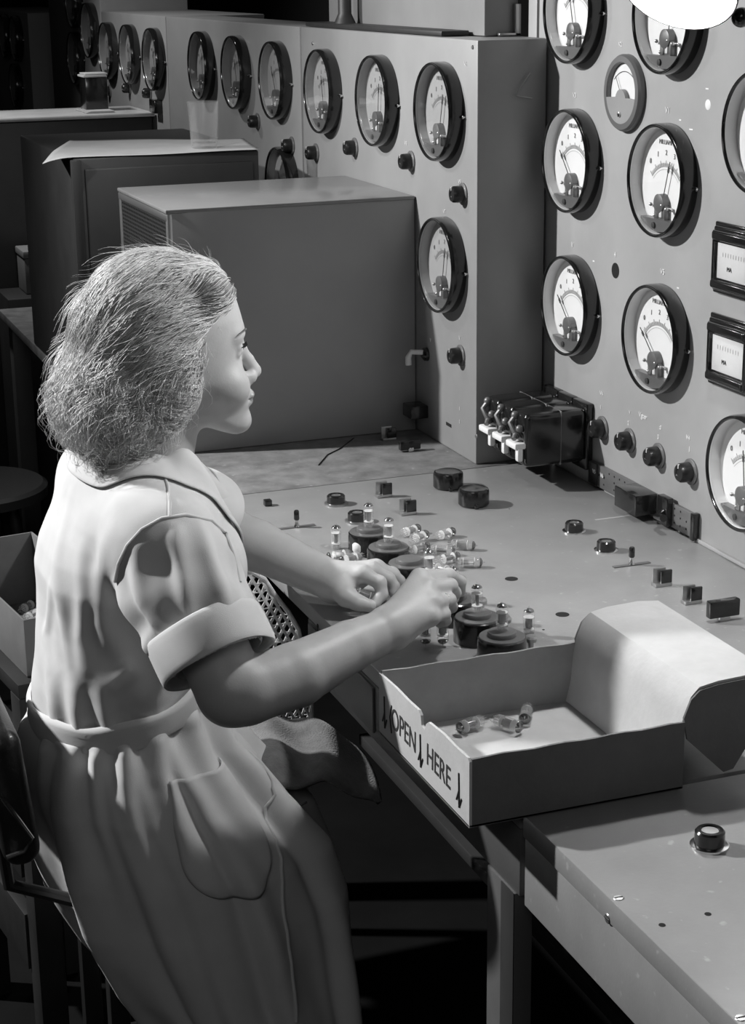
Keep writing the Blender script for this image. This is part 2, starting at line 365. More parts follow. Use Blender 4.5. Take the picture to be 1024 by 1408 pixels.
p = onx(973, 144, PX); mk('white_dab', loc(MB().lathe([(.0075, 0), (.006, .0006), (.0001, .0007)], 16), FACE), m_paint, pan, (0, 0, 0), True).location = Vector(p)-WO[pan.name]
for cx, cy, l in ((972, 122, .008), (950, 178, .01), (935, 165, .006), (816, 359, .006), (932, 396, .006)):
    p = onx(cx, cy, PX); mk('paint_scratch', loc(MB().box((-l/2, -.001, 0), (l/2, .001, .0003), 0), FACE), m_paint, pan, (0, 0, 0), True).location = Vector(p)-WO[pan.name]
# slide rail along the foot of the panel
y0 = onx(815, 650, PX)[1]; y1 = onx(958, 725, PX)[1]
rail = mk('slide_rail', MB().box((PX-.007, y1, .765), (PX, y0, .803), .001), m_grey, pan, (PX, y0, .76))
mk('rail_end_stop', MB().box((PX-.012, y1-.008, .763), (PX, y1+.001, .806), .0015), m_black, rail, (PX, y1, .78))
pts = onx(820, 655, PX); mk('rail_scale_plate', MB().box((PX-.009, y0-.03, .766), (PX-.006, y0, .803), .0005), m_blackm, rail, (PX, y0, .78))
pa = onx(870, 690, PX-.03); sl = mk('rail_slider', MB().box((PX-.045, pa[1]-.035, .772), (PX-.006, pa[1]+.035, .806), .002), m_black, pan, (PX-.02, pa[1], .78))
mk('slider_clamp', MB().box((PX-.018, pa[1]-.085, .766), (PX-.006, pa[1]-.055, .812), .002), m_black, sl, (PX-.01, pa[1]-.07, .78))
mk('slider_lever', MB().tube([(PX-.012, pa[1]-.07, .788), (PX-.035, pa[1]-.085, .786), (PX-.040, pa[1]-.115, .792)], [.006, .005, .006], 12), m_black, sl, (PX-.01, pa[1]-.07, .788))
mb = MB()
for yy in np.arange(y1+.02, y0-.03, .018):
    for zz in (.774, .786, .797):
        if random.random() < .6: mb.lathe([(.0016, 0), (.0016, .0005)], 8, 0, axisT((PX-.007, yy, zz), (-1, 0, 0)))
mk('rail_index_holes', mb, m_hole, rail, (PX, y0, .78))
ptext(rail, 'V5', (PX-.0092, y0-.022, .789), .010); ptext(rail, 'V6', (PX-.0092, y0-.050, .789), .010)
# three ganged relay boxes with white tabs
for k in range(3):
    yb = 2.655+k*.056; 
    b = mk('relay_box', MB().box((PX-.125, yb-.026, .800), (PX-.012, yb+.026, .892), .010, seg=4).box((PX-.014, yb-.027, .785), (PX, yb+.027, .900), .003), m_black, pan, (PX, yb, .84))
    mk('cover_seam', MB().box((PX-.0604, yb-.0263, .7997), (PX-.0588, yb+.0263, .8923), .010, seg=4), m_grey, b, (PX-.06, yb, .84))
    w = MB().box((PX-.142, yb-.022, .832), (PX-.120, yb+.018, .843), .003).box((PX-.138, yb-.024, .812), (PX-.128, yb-.012, .835), .003)
    mk('white_tab', w, m_white, b, (PX-.13, yb, .835))
    w = MB().tube([(PX-.124, yb+.012, .886), (PX-.137, yb+.010, .872), (PX-.132, yb, .855), (PX-.138, yb-.008, .848)], .0045, 8)
    w.ball((PX-.127, yb+.012, .884), .007, 8); w.ball((PX-.130, yb-.012, .866), .0065, 8); w.ball((PX-.132, yb-.002, .852), .006, 8)
    mk('contact_spring', w, m_grey, b, (PX-.13, yb, .87))

# ------------------------------------------------------------------ meter cabinets along the back
CX = 1.238
def cabinet(y0, y1, label, z1=1.486, z0=.7602):
    c = thing('meter_cabinet', label, 'cabinet', (CX, (y0+y1)/2, .76), 'meter cabinets in a row along the bench')
    mk('cabinet_body', MB().box((CX, y0, z0), (CX+.13 if y0 < 4.8 and y0 > 2.9 else CX+.28 if y0 > 2.9 else 1.366, y1, z1), .004), m_cab, c, (CX, y0, .76)); return c
c1 = cabinet(2.818, 3.745, 'grey metal cabinet with four round meters right behind the mesh-sided box')
for cx, cy, a in ((435, 126, -.2), (509, 139, .1), (593, 154, .25), (597, 365, .2)):
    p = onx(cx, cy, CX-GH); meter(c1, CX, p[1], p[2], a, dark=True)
for cx, cy in ((427, 210), (480, 203), (557, 222), (628, 267), (625, 489)):
    p = onx(cx+3, cy, CX-.008); pknob(c1, CX, p[1], p[2], .0145)
for cx, cy, t in ((640, 88, 'V6'), (632, 250, 'V9'), (611, 291, 'V7'), (558, 197, 'V8'), (592, 468, 'V'), (632, 465, 'V'), (632, 562, '1'), (632, 580, '1')): ptext(c1, t, onx(cx, cy, CX), .010, m_dialin)
p = onx(587, 487, CX); t = mk('lever_switch', MB().lathe([(.013, 0), (.012, .006), (.007, .010)], 20, 0, axisT(p, (-1, 0, 0))), m_black, c1, p)
mk('switch_lever', MB().tube([p+np.array((-.006, 0, .004)), p+np.array((-.030, .004, .006)), p+np.array((-.036, .004, -.004)), p+np.array((-.036, .003, -.018))], [.005, .005, .006, .006], 12), m_white, t, p)
p = onx(583, 563, CX); mk('terminal_block', MB().box((CX-.035, p[1]-.022, p[2]-.012), (CX, p[1]+.022, p[2]+.012), .002), m_black, c1, p)
p = onx(617, 584, CX); mk('slot', MB().box((CX-.0006, p[1]-.012, p[2]-.003), (CX, p[1]+.012, p[2]+.003), 0), m_hole, c1, p)
for cx, cy in ((650, 65), (655, 600), (430, 60), (540, 130)):
    p = onx(cx, cy, CX); mk('panel_screw', MB().lathe([(.004, 0), (.003, .0018), (.0001, .002)], 12, 0, axisT(p, (-1, 0, 0)), cap=False), m_steel, c1, p)
# hook on the cabinet's right side
p = ony(706, 131, 2.818); q = ony(727, 100, 2.818); r_ = ony(729, 135, 2.818)
mk('wire_hook', MB().tube([q+np.array((0, -.006, 0)), p+np.array((0, -.006, 0)), r_+np.array((0, -.006, 0))], .0012, 6), m_steel, c1, p)
c2 = cabinet(3.755, 4.893, 'second meter cabinet, three round meters above the glass tumbler')
for cx, cy in ((370.5, 111), (317, 100), (270, 91), (380, 255)):
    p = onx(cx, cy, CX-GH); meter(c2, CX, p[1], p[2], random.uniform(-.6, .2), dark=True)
for cx, cy in ((397, 200), (350, 167)):
    p = onx(cx, cy, CX-.008); pknob(c2, CX, p[1], p[2], .0145)
c3 = cabinet(4.90, 5.70, 'third meter cabinet, row of narrow meters above the bright metal cabinet top', 1.486, 0)
for cx, cy in ((205, 82), (172, 75), (143, 70)):
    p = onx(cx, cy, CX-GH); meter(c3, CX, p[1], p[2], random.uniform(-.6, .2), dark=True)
for cx, cy in ((203, 128), (175, 121), (148, 125)):
    p = onx(cx, cy, CX-.008); pknob(c3, CX, p[1], p[2], .0145)
c4 = cabinet(5.71, 6.55, 'fourth meter cabinet, meters at uneven heights beside the dark gap', 1.62, 0)
for cx, cy in ((118, 42), (99, 80), (96, 2)):
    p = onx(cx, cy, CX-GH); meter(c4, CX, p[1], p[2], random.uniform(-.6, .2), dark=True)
c5 = cabinet(6.98, 8.2, 'farthest meter cabinet at the upper left corner beyond the dark gap', 1.46, 0)
for cx, cy in ((18, 53), (3, 50), (18, 118)):
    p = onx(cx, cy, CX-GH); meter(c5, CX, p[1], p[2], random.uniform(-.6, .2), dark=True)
# what stands on the cabinets: a pale board case and a dark base plate with a post
s = thing('lamp_stand', 'dark post on a flat plate on top of the four-meter cabinet', 'stand', (CX+.09, 3.45, 1.487))
a = onz(405, 30, 1.487); 
mk('base_plate', MB().box((CX+.003, 2.98, 1.487), (CX+.056, 3.72, 1.496), .002), m_dark, s, (CX+.1, 3.4, 1.487))
pp = onx(474, 25, CX+.030); mk('post', MB().lathe([(.022, 1.496), (.018, 1.505), (.0135, 1.515), (.0125, 1.75)], 20, 0, Matrix.Translation((pp[0], pp[1], 0))), m_dark, s, (pp[0], pp[1], 1.49))
s = thing('apparatus_case', 'grey board case standing on the cabinet beside the tall panel', 'case', (CX+.19, 3.2, 1.487))
mk('case_body', MB().box((CX+.062, 2.93, 1.487), (CX+.126, 3.74, 1.95), .003), m_cab, s, (CX+.3, 3.2, 1.487))
mk('corner_bracket', MB().box((CX+.115, 2.918, 1.4875), (CX+.126, 2.929, 1.54), .001).box((CX+.085, 2.918, 1.4875), (CX+.126, 2.929, 1.492), .001), m_steel, s, (CX+.24, 2.93, 1.5))

# ------------------------------------------------------------------ benches
BX, ZT = .733, .76
def knob_cap(parent, cx, cy, r=.0155, h=.016, light=False, z=ZT):
    p = onz(cx, cy, z); 
    k = mk('cap_nut', MB().lathe([(r, .003), (r*.97, h-.002), (r*.85, h), (r*.62, h+.0003), (r*.58, h-.0015), (.0001, h-.0015)], 28, 0, Matrix.Translation(p), cap=False), m_black, parent, p)
    mk('flange', MB().lathe([(r*1.28, 0), (r*1.26, .0022), (r, .0032)], 28, 0, Matrix.Translation(p)), m_bright if light else m_steel, k, p)
    mk('cap_window', MB().lathe([(r*.56, h-.0012), (.0001, h-.0010)], 20, 0, Matrix.Translation(p), cap=False), m_steel if light else m_ebon, k, p)
    return k
bm_ = thing('test_bench', 'grey enamelled bench holding sockets and cardboard carton before the woman', 'bench', (1.05, 2.15, 0))
mk('worktop', MB().box((BX, 1.5495, ZT-.022), (PX-.0005, 2.7995, ZT), .002), m_bench, bm_, (1.05, 2.15, ZT))
mk('front_apron', MB().box((BX, 1.5495, .660), (BX+.018, 2.245, ZT-.0222), .0015), m_apron, bm_, (BX, 1.9, .70))
dr = mk('drawer_front', MB().box((BX-.004, 1.98, .672), (BX, 2.235, .734), .0015), m_apron, bm_, (BX, 2.1, .70))
p = onx(437, 861, BX-.004); mk('keyhole', MB().lathe([(.0035, 0), (.0035, .0005)], 12, 0, axisT(p, (-1, 0, 0))).box((p[0]-.0005, p[1]-.0012, p[2]-.010), (p[0], p[1]+.0012, p[2]), 0), m_hole, dr, p)
mk('leg', MB().box((BX-.002, 1.5575, 0), (BX+.020, 1.6290, .6598), .002), m_apron, bm_, (BX, 1.59, 0))
mk('leg_shade_strip', MB().box((BX-.003, 1.5575, 0), (BX-.0022, 1.590, .6598), .0003), m_dark, bm_, (BX, 1.58, 0))  # thin dark sheet painting the unlit half of the leg
for xx, yy in ((PX-.05, 1.5495), (PX-.05, 2.745)):
    mk('leg', MB().box((xx, yy, 0), (xx+.045, yy+.052, ZT-.0225), .003), m_apron, bm_, (xx, yy, 0))
mk('under_shelf', MB().box((BX+.25, 1.61, .30), (PX-.06, 2.74, .32), .002), m_dark, bm_, (1.0, 2.1, .3))
mk('side_panel', MB().box((1.33, 1.61, .02), (1.345, 2.74, ZT-.0225), .002), m_dark, bm_, (1.33, 2.1, .3))
# sockets, in a row
SX = .892
sock_y = [2.427, 2.345, 2.264, 2.184, 2.102, 2.023, 1.946]
for k, yy in enumerate(sock_y):
    s = mk('socket_base', MB().lathe([(.0315, 0), (.0315, .026), (.0308, .0305), (.029, .032), (.0185, .0322)], 40, 0, Matrix.Translation((SX, yy, ZT))), m_black, bm_, (SX, yy, ZT))
    mk('socket_top', MB().lathe([(.0292, .0318), (.0288, .0330), (.0175, .0332)], 40, 0, Matrix.Translation((SX, yy, ZT))), m_ebon, s, (SX, yy, ZT))
    mk('socket_disc', MB().lathe([(.0185, .0325), (.0185, .0375), (.0175, .039), (.0110, .0394), (.0001, .0394)], 32, 0, Matrix.Translation((SX, yy, ZT)), cap=False), m_ebon, s, (SX, yy, ZT))
    if k > 3:
        mk('binding_post', MB().lathe([(.004, 0), (.004, .014), (.0075, .0145), (.0080, .019), (.006, .022)], 16, 0, Matrix.Translation((SX+.046, yy+.012, ZT))), m_steel, bm_, (SX+.046, yy+.012, ZT))
for cx, cy in ((462, 693), (491, 717)): knob_cap(bm_, cx, cy)
for cx, cy in ((789, 731), (833, 757)): knob_cap(bm_, cx, cy, .0145, .016, True)
def clip(parent, cx, cy, z=ZT):
    p = onz(cx, cy, z); 
    c = mk('knife_clip', MB().box((p[0]-.013, p[1]-.007, z), (p[0]+.013, p[1]+.007, z+.005), .001), m_steel, parent, p)
    mk('clip_jaw', MB().box((p[0]-.013, p[1]+.002, z+.004), (p[0]+.008, p[1]+.006, z+.026), .0015), m_steel, c, p)
    mk('clip_blade', MB().box((p[0]-.004, p[1]-.006, z+.004), (p[0]+.014, p[1]-.0015, z+.024), .0015), m_black, c, p)
    return c
for cx, cy in ((527, 683), (560, 707), (909, 805), (950, 829)): clip(bm_, cx, cy)
def toggle(parent, cx, cy, z=ZT):
    p = onz(cx, cy, z)
    t = mk('toggle_switch', MB().box((p[0]-.030, p[1]-.004, z), (p[0]+.030, p[1]+.004, z+.0015), .0005), m_grey, parent, p)
    mk('toggle_stem', MB().lathe([(.005, .0015), (.0035, .006), (.003, .014)], 14, 0, Matrix.Translation(p)), m_bright, t, p)
    mk('toggle_tip', MB().lathe([(.0034, .012), (.0045, .014), (.0042, .026), (.003, .028)], 14, 0, Matrix.Translation(p)), m_black, t, p); return t
toggle(bm_, 408, 725); toggle(bm_, 868, 777)
p = onz(368, 695); mk('small_stud', MB().box(p-np.array((.006, .006, 0)), p+np.array((.006, .006, .010)), .001), m_black, bm_, p)
for cx, cy, r in ((703, 796, .0095), (773, 845, .0095), (727, 843, .0018), (747, 866, .0018), (700, 700, .001), (640, 840, .0015)):
    p = onz(cx, cy); mk('bored_hole', MB().lathe([(r, .0001), (r*.98, .0004)], 20, 0, Matrix.Translation(p)), m_hole, bm_, p)
p = onz(994, 853); b = mk('terminal_block', MB().box(p+np.array((-.024, -.006, .006)), p+np.array((.022, .006, .030)), .002), m_black, bm_, p)
mk('block_foot', MB().box(p+np.array((-.008, -.005, 0)), p+np.array((.008, .005, .007)), .001), m_steel, b, p)
p = onz(842, 712); mk('paint_scratch', MB().box(p-np.array((.03, .003, 0)), p+np.array((.03, .003, .0003)), 0), m_panel, bm_, p)
# far bench, beyond the seam
bf = thing('test_bench', 'worn far bench under the mesh-sided box and dark cabinet', 'bench', (1.05, 3.5, 0))
mk('worktop', MB().box((BX-.02, 2.8015, ZT-.022), (1.366, 4.726, ZT), .002), m_worn, bf, (1.05, 3.5, ZT))
for xx in (BX, 1.3):
    for yy in (2.82, 4.66): mk('leg', MB().box((xx, yy, 0), (xx+.045, yy+.052, ZT-.0225), .003), m_apron, bf, (xx, yy, 0))
for cx, cy, w in ((534, 605, 0), (563, 620, 1)):
    p = onz(cx, cy)
    if w == 0: clip(bf, cx, cy)
    else:
        b = mk('terminal_block', MB().box(p+np.array((-.020, -.006, .003)), p+np.array((.020, .006, .020)), .002), m_black, bf, p); mk('block_foot', MB().box(p+np.array((-.005, -.009, 0)), p+np.array((.005, -.002, .008)), .001), m_bright, b, p)
mb = MB(); P = [onz(438, 640), onz(450, 626), onz(468, 617), onz(486, 603)]; mb.tube([q+np.array((0, 0, .0008)) for q in P], .0012, 5)
mk('scored_line', mb, m_blackm, bf, P[0])
# near bench, lower right
bn = thing('test_bench', 'near bench section at lower right with bright steel edge and single cap', 'bench', (1.05, 1.1, 0))
mk('worktop', MB().box((BX-.001, -.3, ZT-.026), (PX-.0005, 1.542, ZT), .002), m_bench, bn, (1.05, 1.1, ZT))
mk('front_apron', MB().box((BX+.001, -.3, .655), (BX+.02, 1.540, ZT-.027), .0015), m_bench, bn, (BX, 1.1, .7))
for yy in (-.28, .6): mk('leg', MB().box((PX-.06, yy, 0), (PX-.015, yy+.052, ZT-.027), .003), m_apron, bn, (PX, yy, 0))
mk('leg', MB().box((BX+.022, -.28, 0), (BX+.067, -.228, ZT-.027), .003), m_apron, bn, (BX, -.28, 0))
knob_cap(bn, 975, 1163, .0155, .018, True)
for cx, cy in ((850, 1235), (835, 1263), (1018, 1400)):
    p = onz(cx, cy) if cy != 1263 else onx(cx, cy, BX-.001); d = (0, 0, 1) if cy != 1263 else (-1, 0, 0)
    s = mk('screw_head', MB().lathe([(.0052, 0), (.0045, .0008), (.0001, .001)], 16, 0, axisT(p, d), cap=False), m_steel, bn, p)
    mk('screw_slot', MB().box((-.0045, -.0006, .0008), (.0045, .0006, .0013), 0, T=axisT(p, d)), m_ink, s, p)
for cx, cy in ((910, 1272), (973, 1257)):
    p = onz(cx, cy); mk('bored_hole', MB().lathe([(.0033, .0001), (.0032, .0004)], 16, 0, Matrix.Translation(p)), m_hole, bn, p)
# ------------------------------------------------------------------ mesh-sided metal box
BY0, BY1, BXa, BXb, BZ = 3.096, 3.469, .771, 1.2355, 1.195
b = thing('instrument_case', 'large plain grey metal box with perforated end standing behind her head', 'metal box', (1.0, 3.28, ZT))
mb = MB().box((BXa, BY0, ZT+.001), (BXb, BY0+.004, BZ), .001).box((BXa, BY1-.004, ZT+.001), (BXb, BY1, BZ), .001).box((BXb-.004, BY0+.0041, ZT+.001), (BXb, BY1-.0041, BZ), .001).box((BXa, BY0+.0041, ZT+.001), (BXb-.0041, BY1-.0041, ZT+.006), .001)
mk('case_body', mb, m_box, b, (1.0, 3.28, ZT))
mk('case_lid', MB().box((BXa-.004, BY0-.003, BZ), (BXb, BY1+.002, BZ+.007), .0022), m_boxtop, b, (1.0, 3.28, BZ))
mb = MB()
for y in np.arange(BY0+.012, BY1-.008, .0105): mb.box((BXa+.001, y, ZT+.01), (BXa+.003, y+.0045, BZ-.012), 0)
for z in np.arange(ZT+.012, BZ-.014, .0075): mb.box((BXa+.0012, BY0+.006, z), (BXa+.0028, BY1-.006, z+.0034), 0)
mk('inner_shade_sheet', MB().box((BXa+.006, BY0+.0045, ZT+.0065), (BXa+.008, BY1-.0045, BZ-.001), 0), m_hole, b, (BXa, 3.28, 1.0))  # black sheet standing in for the shade inside the case
mk('perforated_side', mb, m_perf, b, (BXa, 3.28, 1.0))
mb = MB().box((BXa-.002, BY0-.001, ZT+.001), (BXa+.008, BY0+.009, BZ-.001), .002).box((BXa-.002, BY1-.009, ZT+.001), (BXa+.008, BY1+.001, BZ-.001), .002).box((BXa-.003, BY0, BZ-.014), (BXa+.008, BY1, BZ-.001), .002)
mk('edge_binding', mb, m_steel, b, (BXa, 3.28, 1.0))
# dark cabinet behind it, with sheet of paper and tumbler
d = thing('equipment_cabinet', 'dark upright cabinet behind the grey box, paper sheet on top', 'cabinet', (.9, 3.9, ZT))
mk('cabinet_body', MB().box((.714, 3.62, ZT+.001), (1.10, 4.22, 1.246), .004), m_dark, d, (.9, 3.9, ZT))
mk('door_panel', MB().box((.735, 3.612, ZT+.02), (1.085, 3.62, 1.225), .003), m_dark, d, (.9, 3.61, 1.0))
mk('corner_post', MB().box((.708, 3.608, ZT+.001), (.728, 3.622, 1.244), .002), m_dark, d, (.71, 3.61, 1.0))
nx, ny = 36, 14; V = []; Fc = []
cNL, cFL, cNR, cFR = onz(58, 219, 1.2475), onz(96, 193, 1.2475), onz(358, 206, 1.2475), onz(335, 191, 1.2475)
for j in range(ny+1):
    for i in range(nx+1):
        u, v = i/nx, j/ny; qq = (cNL*(1-u)+cNR*u)*(1-v)+(cFL*(1-u)+cFR*u)*v; x, y = qq[0], qq[1]; z = 1.2475+.0008*math.sin(9*u+4*v)
        if x < .712: t = (.712-x)/.06; z -= .010*t*t+.003*t*math.sin(7*v)
        V.append((x, y, z))
for j in range(ny):
    for i in range(nx): a = j*(nx+1)+i; Fc.append((a, a+1, a+nx+2, a+nx+1))
o = mk('paper_sheet', MB().add(V, Fc, True), m_paper, None, (.86, 3.75, 1.248), recalc=False)
sm_ = o.modifiers.new('thick', 'SOLIDIFY'); sm_.thickness = .0008; sm_.offset = 1
tag(o, 'pale paper sheet drooping over the corner of the dark cabinet', 'paper')
p = onz(281, 203, 1.250); r = .033
t = thing('glass_tumbler', 'empty clear drinking glass on the dark cabinet before the dimmed meters', 'drinking glass', p)
mk('glass_wall', MB().lathe([(r*.80, 0), (r*.82, .003), (r, .092), (r*1.01, .0935), (r*.96, .0935), (r*.76, .012), (.0001, .010)], 40, 0, Matrix.Translation(p), cap=False), m_tube, t, p, recalc=False)
mk('glass_base', MB().lathe([(.0001, .0005), (r*.78, .0005), (r*.79, .006), (r*.74, .0105), (.0001, .009)], 32, 0, Matrix.Translation(p), cap=False), m_tube, t, p, recalc=False)
# second dark cabinet further along with bright metal top, papers on it
d = thing('equipment_cabinet', 'dark farther cabinet with bright metal top edge at upper left', 'cabinet', (.8, 5.4, 0))
mk('cabinet_body', MB().box((.45, 5.06, 0), (1.23, 5.32, 1.212), .004), m_dark, d, (.8, 5.3, 0))
mk('metal_top', MB().box((.43, 5.04, 1.213), (1.233, 5.34, 1.224), .003), m_alu, d, (.8, 5.3, 1.21))
for k, (cx, cy, w, lb) in enumerate(((130, 152, .07, 'few loose white papers lying flat at the foot of the little black stand'), )):
    p = onz(cx, cy, 1.226); mb = MB()
    for i in range(3): mb.box((p[0]-.04+.006*i, p[1]-.08, 1.2255+.0015*i), (p[0]+.04, p[1]+.08-.02*i, 1.2266+.0015*i), 0)
    tag(mk('paper_pile', mb, m_card, None, p), lb, 'papers')
p = onz(126, 112, 1.30); p[1] = 5.20; p[0] = ony(128, 112, 5.20)[0]
s = thing('notebook_rack', 'little black stand holding white papers on the bright metal cabinet top', 'rack', (p[0], p[1], 1.2255))
mk('rack_block', MB().box((p[0]-.032, p[1]-.04, 1.2255), (p[0]+.032, p[1]+.04, 1.318), .003), m_black, s, (p[0], p[1], 1.2255))
mk('paper_stack', MB().box((p[0]-.036, p[1]-.045, 1.3185), (p[0]+.030, p[1]+.04, 1.324), .001).box((p[0]-.03, p[1]-.04, 1.3245), (p[0]+.034, p[1]+.04, 1.329), .001), m_card, s, (p[0], p[1], 1.32))
p = onz(221, 156, 1.225); tag(mk('small_block', MB().box((p[0]-.02, p[1]-.01, 1.2255), (p[0]+.01, p[1]+.05, 1.262), .003), m_black, None, p), 'small black block at the right end of the bright top', 'block')
# dark furniture at the left
t = thing('low_stand', 'low dark stand under the small carton beyond the far bench', 'stand', (.87, 4.96, 0))
mk('stand_body', MB().box((.76, 4.86, 0), (.99, 5.05, ZT), .004), m_dark, t, (.87, 4.96, 0))
mk('stand_foot', MB().box((.75, 4.85, 0), (1.0, 5.055, .05), .004), m_black, t, (.87, 4.96, 0))
p = onz(58, 400, ZT+.001)
c = thing('small_carton', 'small closed carton standing on a low dark stand, far left', 'carton', p)
mk('carton_body', MB().box((p[0]-.05, p[1]-.04, ZT+.001), (p[0]+.055, p[1]+.08, ZT+.098), .003), mat('dim_carton', .16, .8, var=.15), c, p)
mk('carton_lid', MB().box((p[0]-.053, p[1]-.043, ZT+.0985), (p[0]+.058, p[1]+.083, ZT+.118), .003), mat('dim_carton_lid', .22, .8, var=.15), c, p)
p = onz(30, 668, .50)
s = thing('work_stool', 'dark stool with shiny round seat left of her back', 'stool', (p[0]-.10, p[1]+.05, 0))
mk('seat', MB().lathe([(.15, .47), (.165, .475), (.165, .495), (.155, .502), (.0001, .500)], 40, 0, Matrix.Translation((p[0]-.10, p[1]+.05, 0)), cap=False), mat('glossy_dark_seat', .04, .25), s, (p[0]-.10, p[1]+.05, .48))
for k in range(4):
    a = PI/4+k*PI/2; c0 = Vector((p[0]-.10, p[1]+.05, 0)); mk('leg', MB().tube([c0+Vector((math.cos(a)*.10, math.sin(a)*.10, .472)), c0+Vector((math.cos(a)*.17, math.sin(a)*.17, 0))], .014, 12), m_dark, s, c0)

# ------------------------------------------------------------------ carton with OPEN HERE
X0, X1, Y0, Y1 = .667, .914, 1.531, 1.789; ZB = ZT+.001; H = .076; T_ = .003
cb = thing('cardboard_carton', 'open shallow cardboard carton lettered OPEN HERE overhanging the bench edge', 'carton', (.79, 1.66, ZB))
mk('carton_floor', MB().box((X0, Y0, ZB), (X1, Y1, ZB+T_), .0005), m_card, cb, (.79, 1.66, ZB))
def wall(name, poly, ax, a, b_, m):
    return mk(name, MB().prism(poly, ax, a, b_), m, cb, (.79, 1.66, ZB))
# end wall with a torn notch in its rim (y, z)
e = [(Y0, ZB), (Y1, ZB), (Y1, ZB+H-.002)]
rim = [(1.735, ZB+H), (1.700, ZB+H-.001), (1.668, ZB+H), (1.662, ZB+H-.004), (1.660, ZB+H-.014), (1.652, ZB+H-.017), (1.647, ZB+H-.008), (1.640, ZB+H-.003), (1.60, ZB+H), (1.57, ZB+H-.001), (Y0+.004, ZB+H)]
end = wall('lettered_end', e+rim+[(Y0, ZB+H-.003)], 'x', X0, X0+T_, m_card)
def rimline(x0, x1, n, s): return [(x0+(x1-x0)*k/n, ZB+H+s*math.sin(k*1.7)*.0008) for k in range(n+1)]
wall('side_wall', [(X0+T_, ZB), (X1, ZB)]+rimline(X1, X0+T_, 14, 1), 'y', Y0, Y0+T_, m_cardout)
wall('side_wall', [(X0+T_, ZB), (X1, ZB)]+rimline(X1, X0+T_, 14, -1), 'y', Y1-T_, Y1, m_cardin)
# hinged lid: rises from the far end wall, folds outward, droops to the bench
ln = [(X1-.012, ZB+.004), (X1-.006, ZB+.030), (X1-.004, ZB+.058), (X1+.000, ZB+.082), (X1+.008, ZB+.102), (X1+.018, ZB+.112), (X1+.04, ZB+.1155), (X1+.080, ZB+.117), (X1+.108, ZB+.114), (X1+.116, ZB+.108), (X1+.114, ZB+.085), (X1+.075, ZB+.035)]
inner = [(x-.0, z) for x, z in ln]
def offs(pl, t):
    out = []
    for i, (x, z) in enumerate(pl):
        a = np.array(pl[max(i-1, 0)]); b_ = np.array(pl[min(i+1, len(pl)-1)]); d = (b_-a)/np.linalg.norm(b_-a); out.append((x+d[1]*t, z-d[0]*t))
    return out
lid_poly = inner+offs(inner, T_)[::-1]
mk('hinged_lid', MB().prism(lid_poly, 'y', Y0+.004, Y1-.004, smooth=True), m_card, cb, (X1, 1.66, ZB), sharp=25)
fl = [(X1-.001, ZB+.080), (X1+.007, ZB+.100), (X1+.017, ZB+.109), (X1+.04, ZB+.1125), (X1+.080, ZB+.114), (X1+.107, ZB+.111), (X1+.1115, ZB+.107), (X1+.110, ZB+.085), (X1+.062, ZB+.012), (X1+.050, ZB+.010), (X1+.004, ZB+.055)]
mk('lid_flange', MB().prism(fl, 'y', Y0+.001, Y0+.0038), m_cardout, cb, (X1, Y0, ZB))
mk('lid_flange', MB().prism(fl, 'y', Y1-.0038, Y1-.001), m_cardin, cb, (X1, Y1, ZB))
# lettering on the end
mb = MB(); zc = ZB+.030
def word(txt, yc, z, size):
    V, Fc = text_mb(txt, size, None); a = math.radians(-2); ca, sa = math.cos(a), math.sin(a)
    T = Matrix.Translation((X0-.0002, yc, z)) @ FACE @ Matrix.Rotation(a, 4, 'Z') @ Matrix.Diagonal((.80, 1.0, 1, 1)); mb.add(V, Fc, False, 0, T)
word('OPEN', 1.712, zc+.004, .036); word('HERE', 1.612, zc+.003, .036)
def stroke(pts, w=.0022):
    pts = [Vector((X0-.0003, y, z)) for y, z in pts]; mb.tube(pts, w*.5, 6)
for yc, z0 in ((1.770, zc+.002), (1.6615, zc), (1.556, zc)):
    stroke([(yc+.001, z0+.020), (yc, z0-.018)]); stroke([(yc+.007, z0-.012), (yc+.0005, z0+.001)]); stroke([(yc, z0-.018), (yc-.006, z0-.006)])
stroke([(1.748, zc+.020), (1.754, zc+.004), (1.749, zc-.014)], .0018)
mk('lettering', mb, m_ink, cb, (X0, 1.66, zc), recalc=False)

# ------------------------------------------------------------------ second carton on a crate at the left
A = onz(32, 853, .742); B = onz(0, 823, .742); C_ = onz(60, 855, .742)
d1 = (B-A)/np.linalg.norm(B-A); d2 = np.array((-d1[1], d1[0], 0)); 
if d2 @ (C_-A) < 0: d2 = -d2
L1, L2, hh = .30, .115, .085
def bx4(lo, hi, name, m, par):
    # box in the carton's own axes
    T = Matrix(((d1[0], d2[0], 0, A[0]), (d1[1], d2[1], 0, A[1]), (0, 0, 1, A[2]), (0, 0, 0, 1)))
    return mk(name, MB().box(lo, hi, .0008, T=T), m, par, A)
c2_ = thing('cardboard_carton', 'cardboard carton of tubes behind her back at the left edge', 'carton', (A[0], A[1], .657))
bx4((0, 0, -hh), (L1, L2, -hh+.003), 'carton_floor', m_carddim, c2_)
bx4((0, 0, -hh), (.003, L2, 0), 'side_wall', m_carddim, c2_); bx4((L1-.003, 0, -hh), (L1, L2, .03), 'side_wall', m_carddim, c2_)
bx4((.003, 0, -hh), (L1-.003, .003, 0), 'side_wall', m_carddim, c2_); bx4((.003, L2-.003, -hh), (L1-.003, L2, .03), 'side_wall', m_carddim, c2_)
cr_ = thing('wooden_crate', 'dark wooden crate carrying the carton behind her back', 'crate', (A[0], A[1], 0))
bx4((-.02, -.02, -hh-.022), (L1+.02, L2+.02, -hh-.001), 'crate_top', m_wood, cr_)
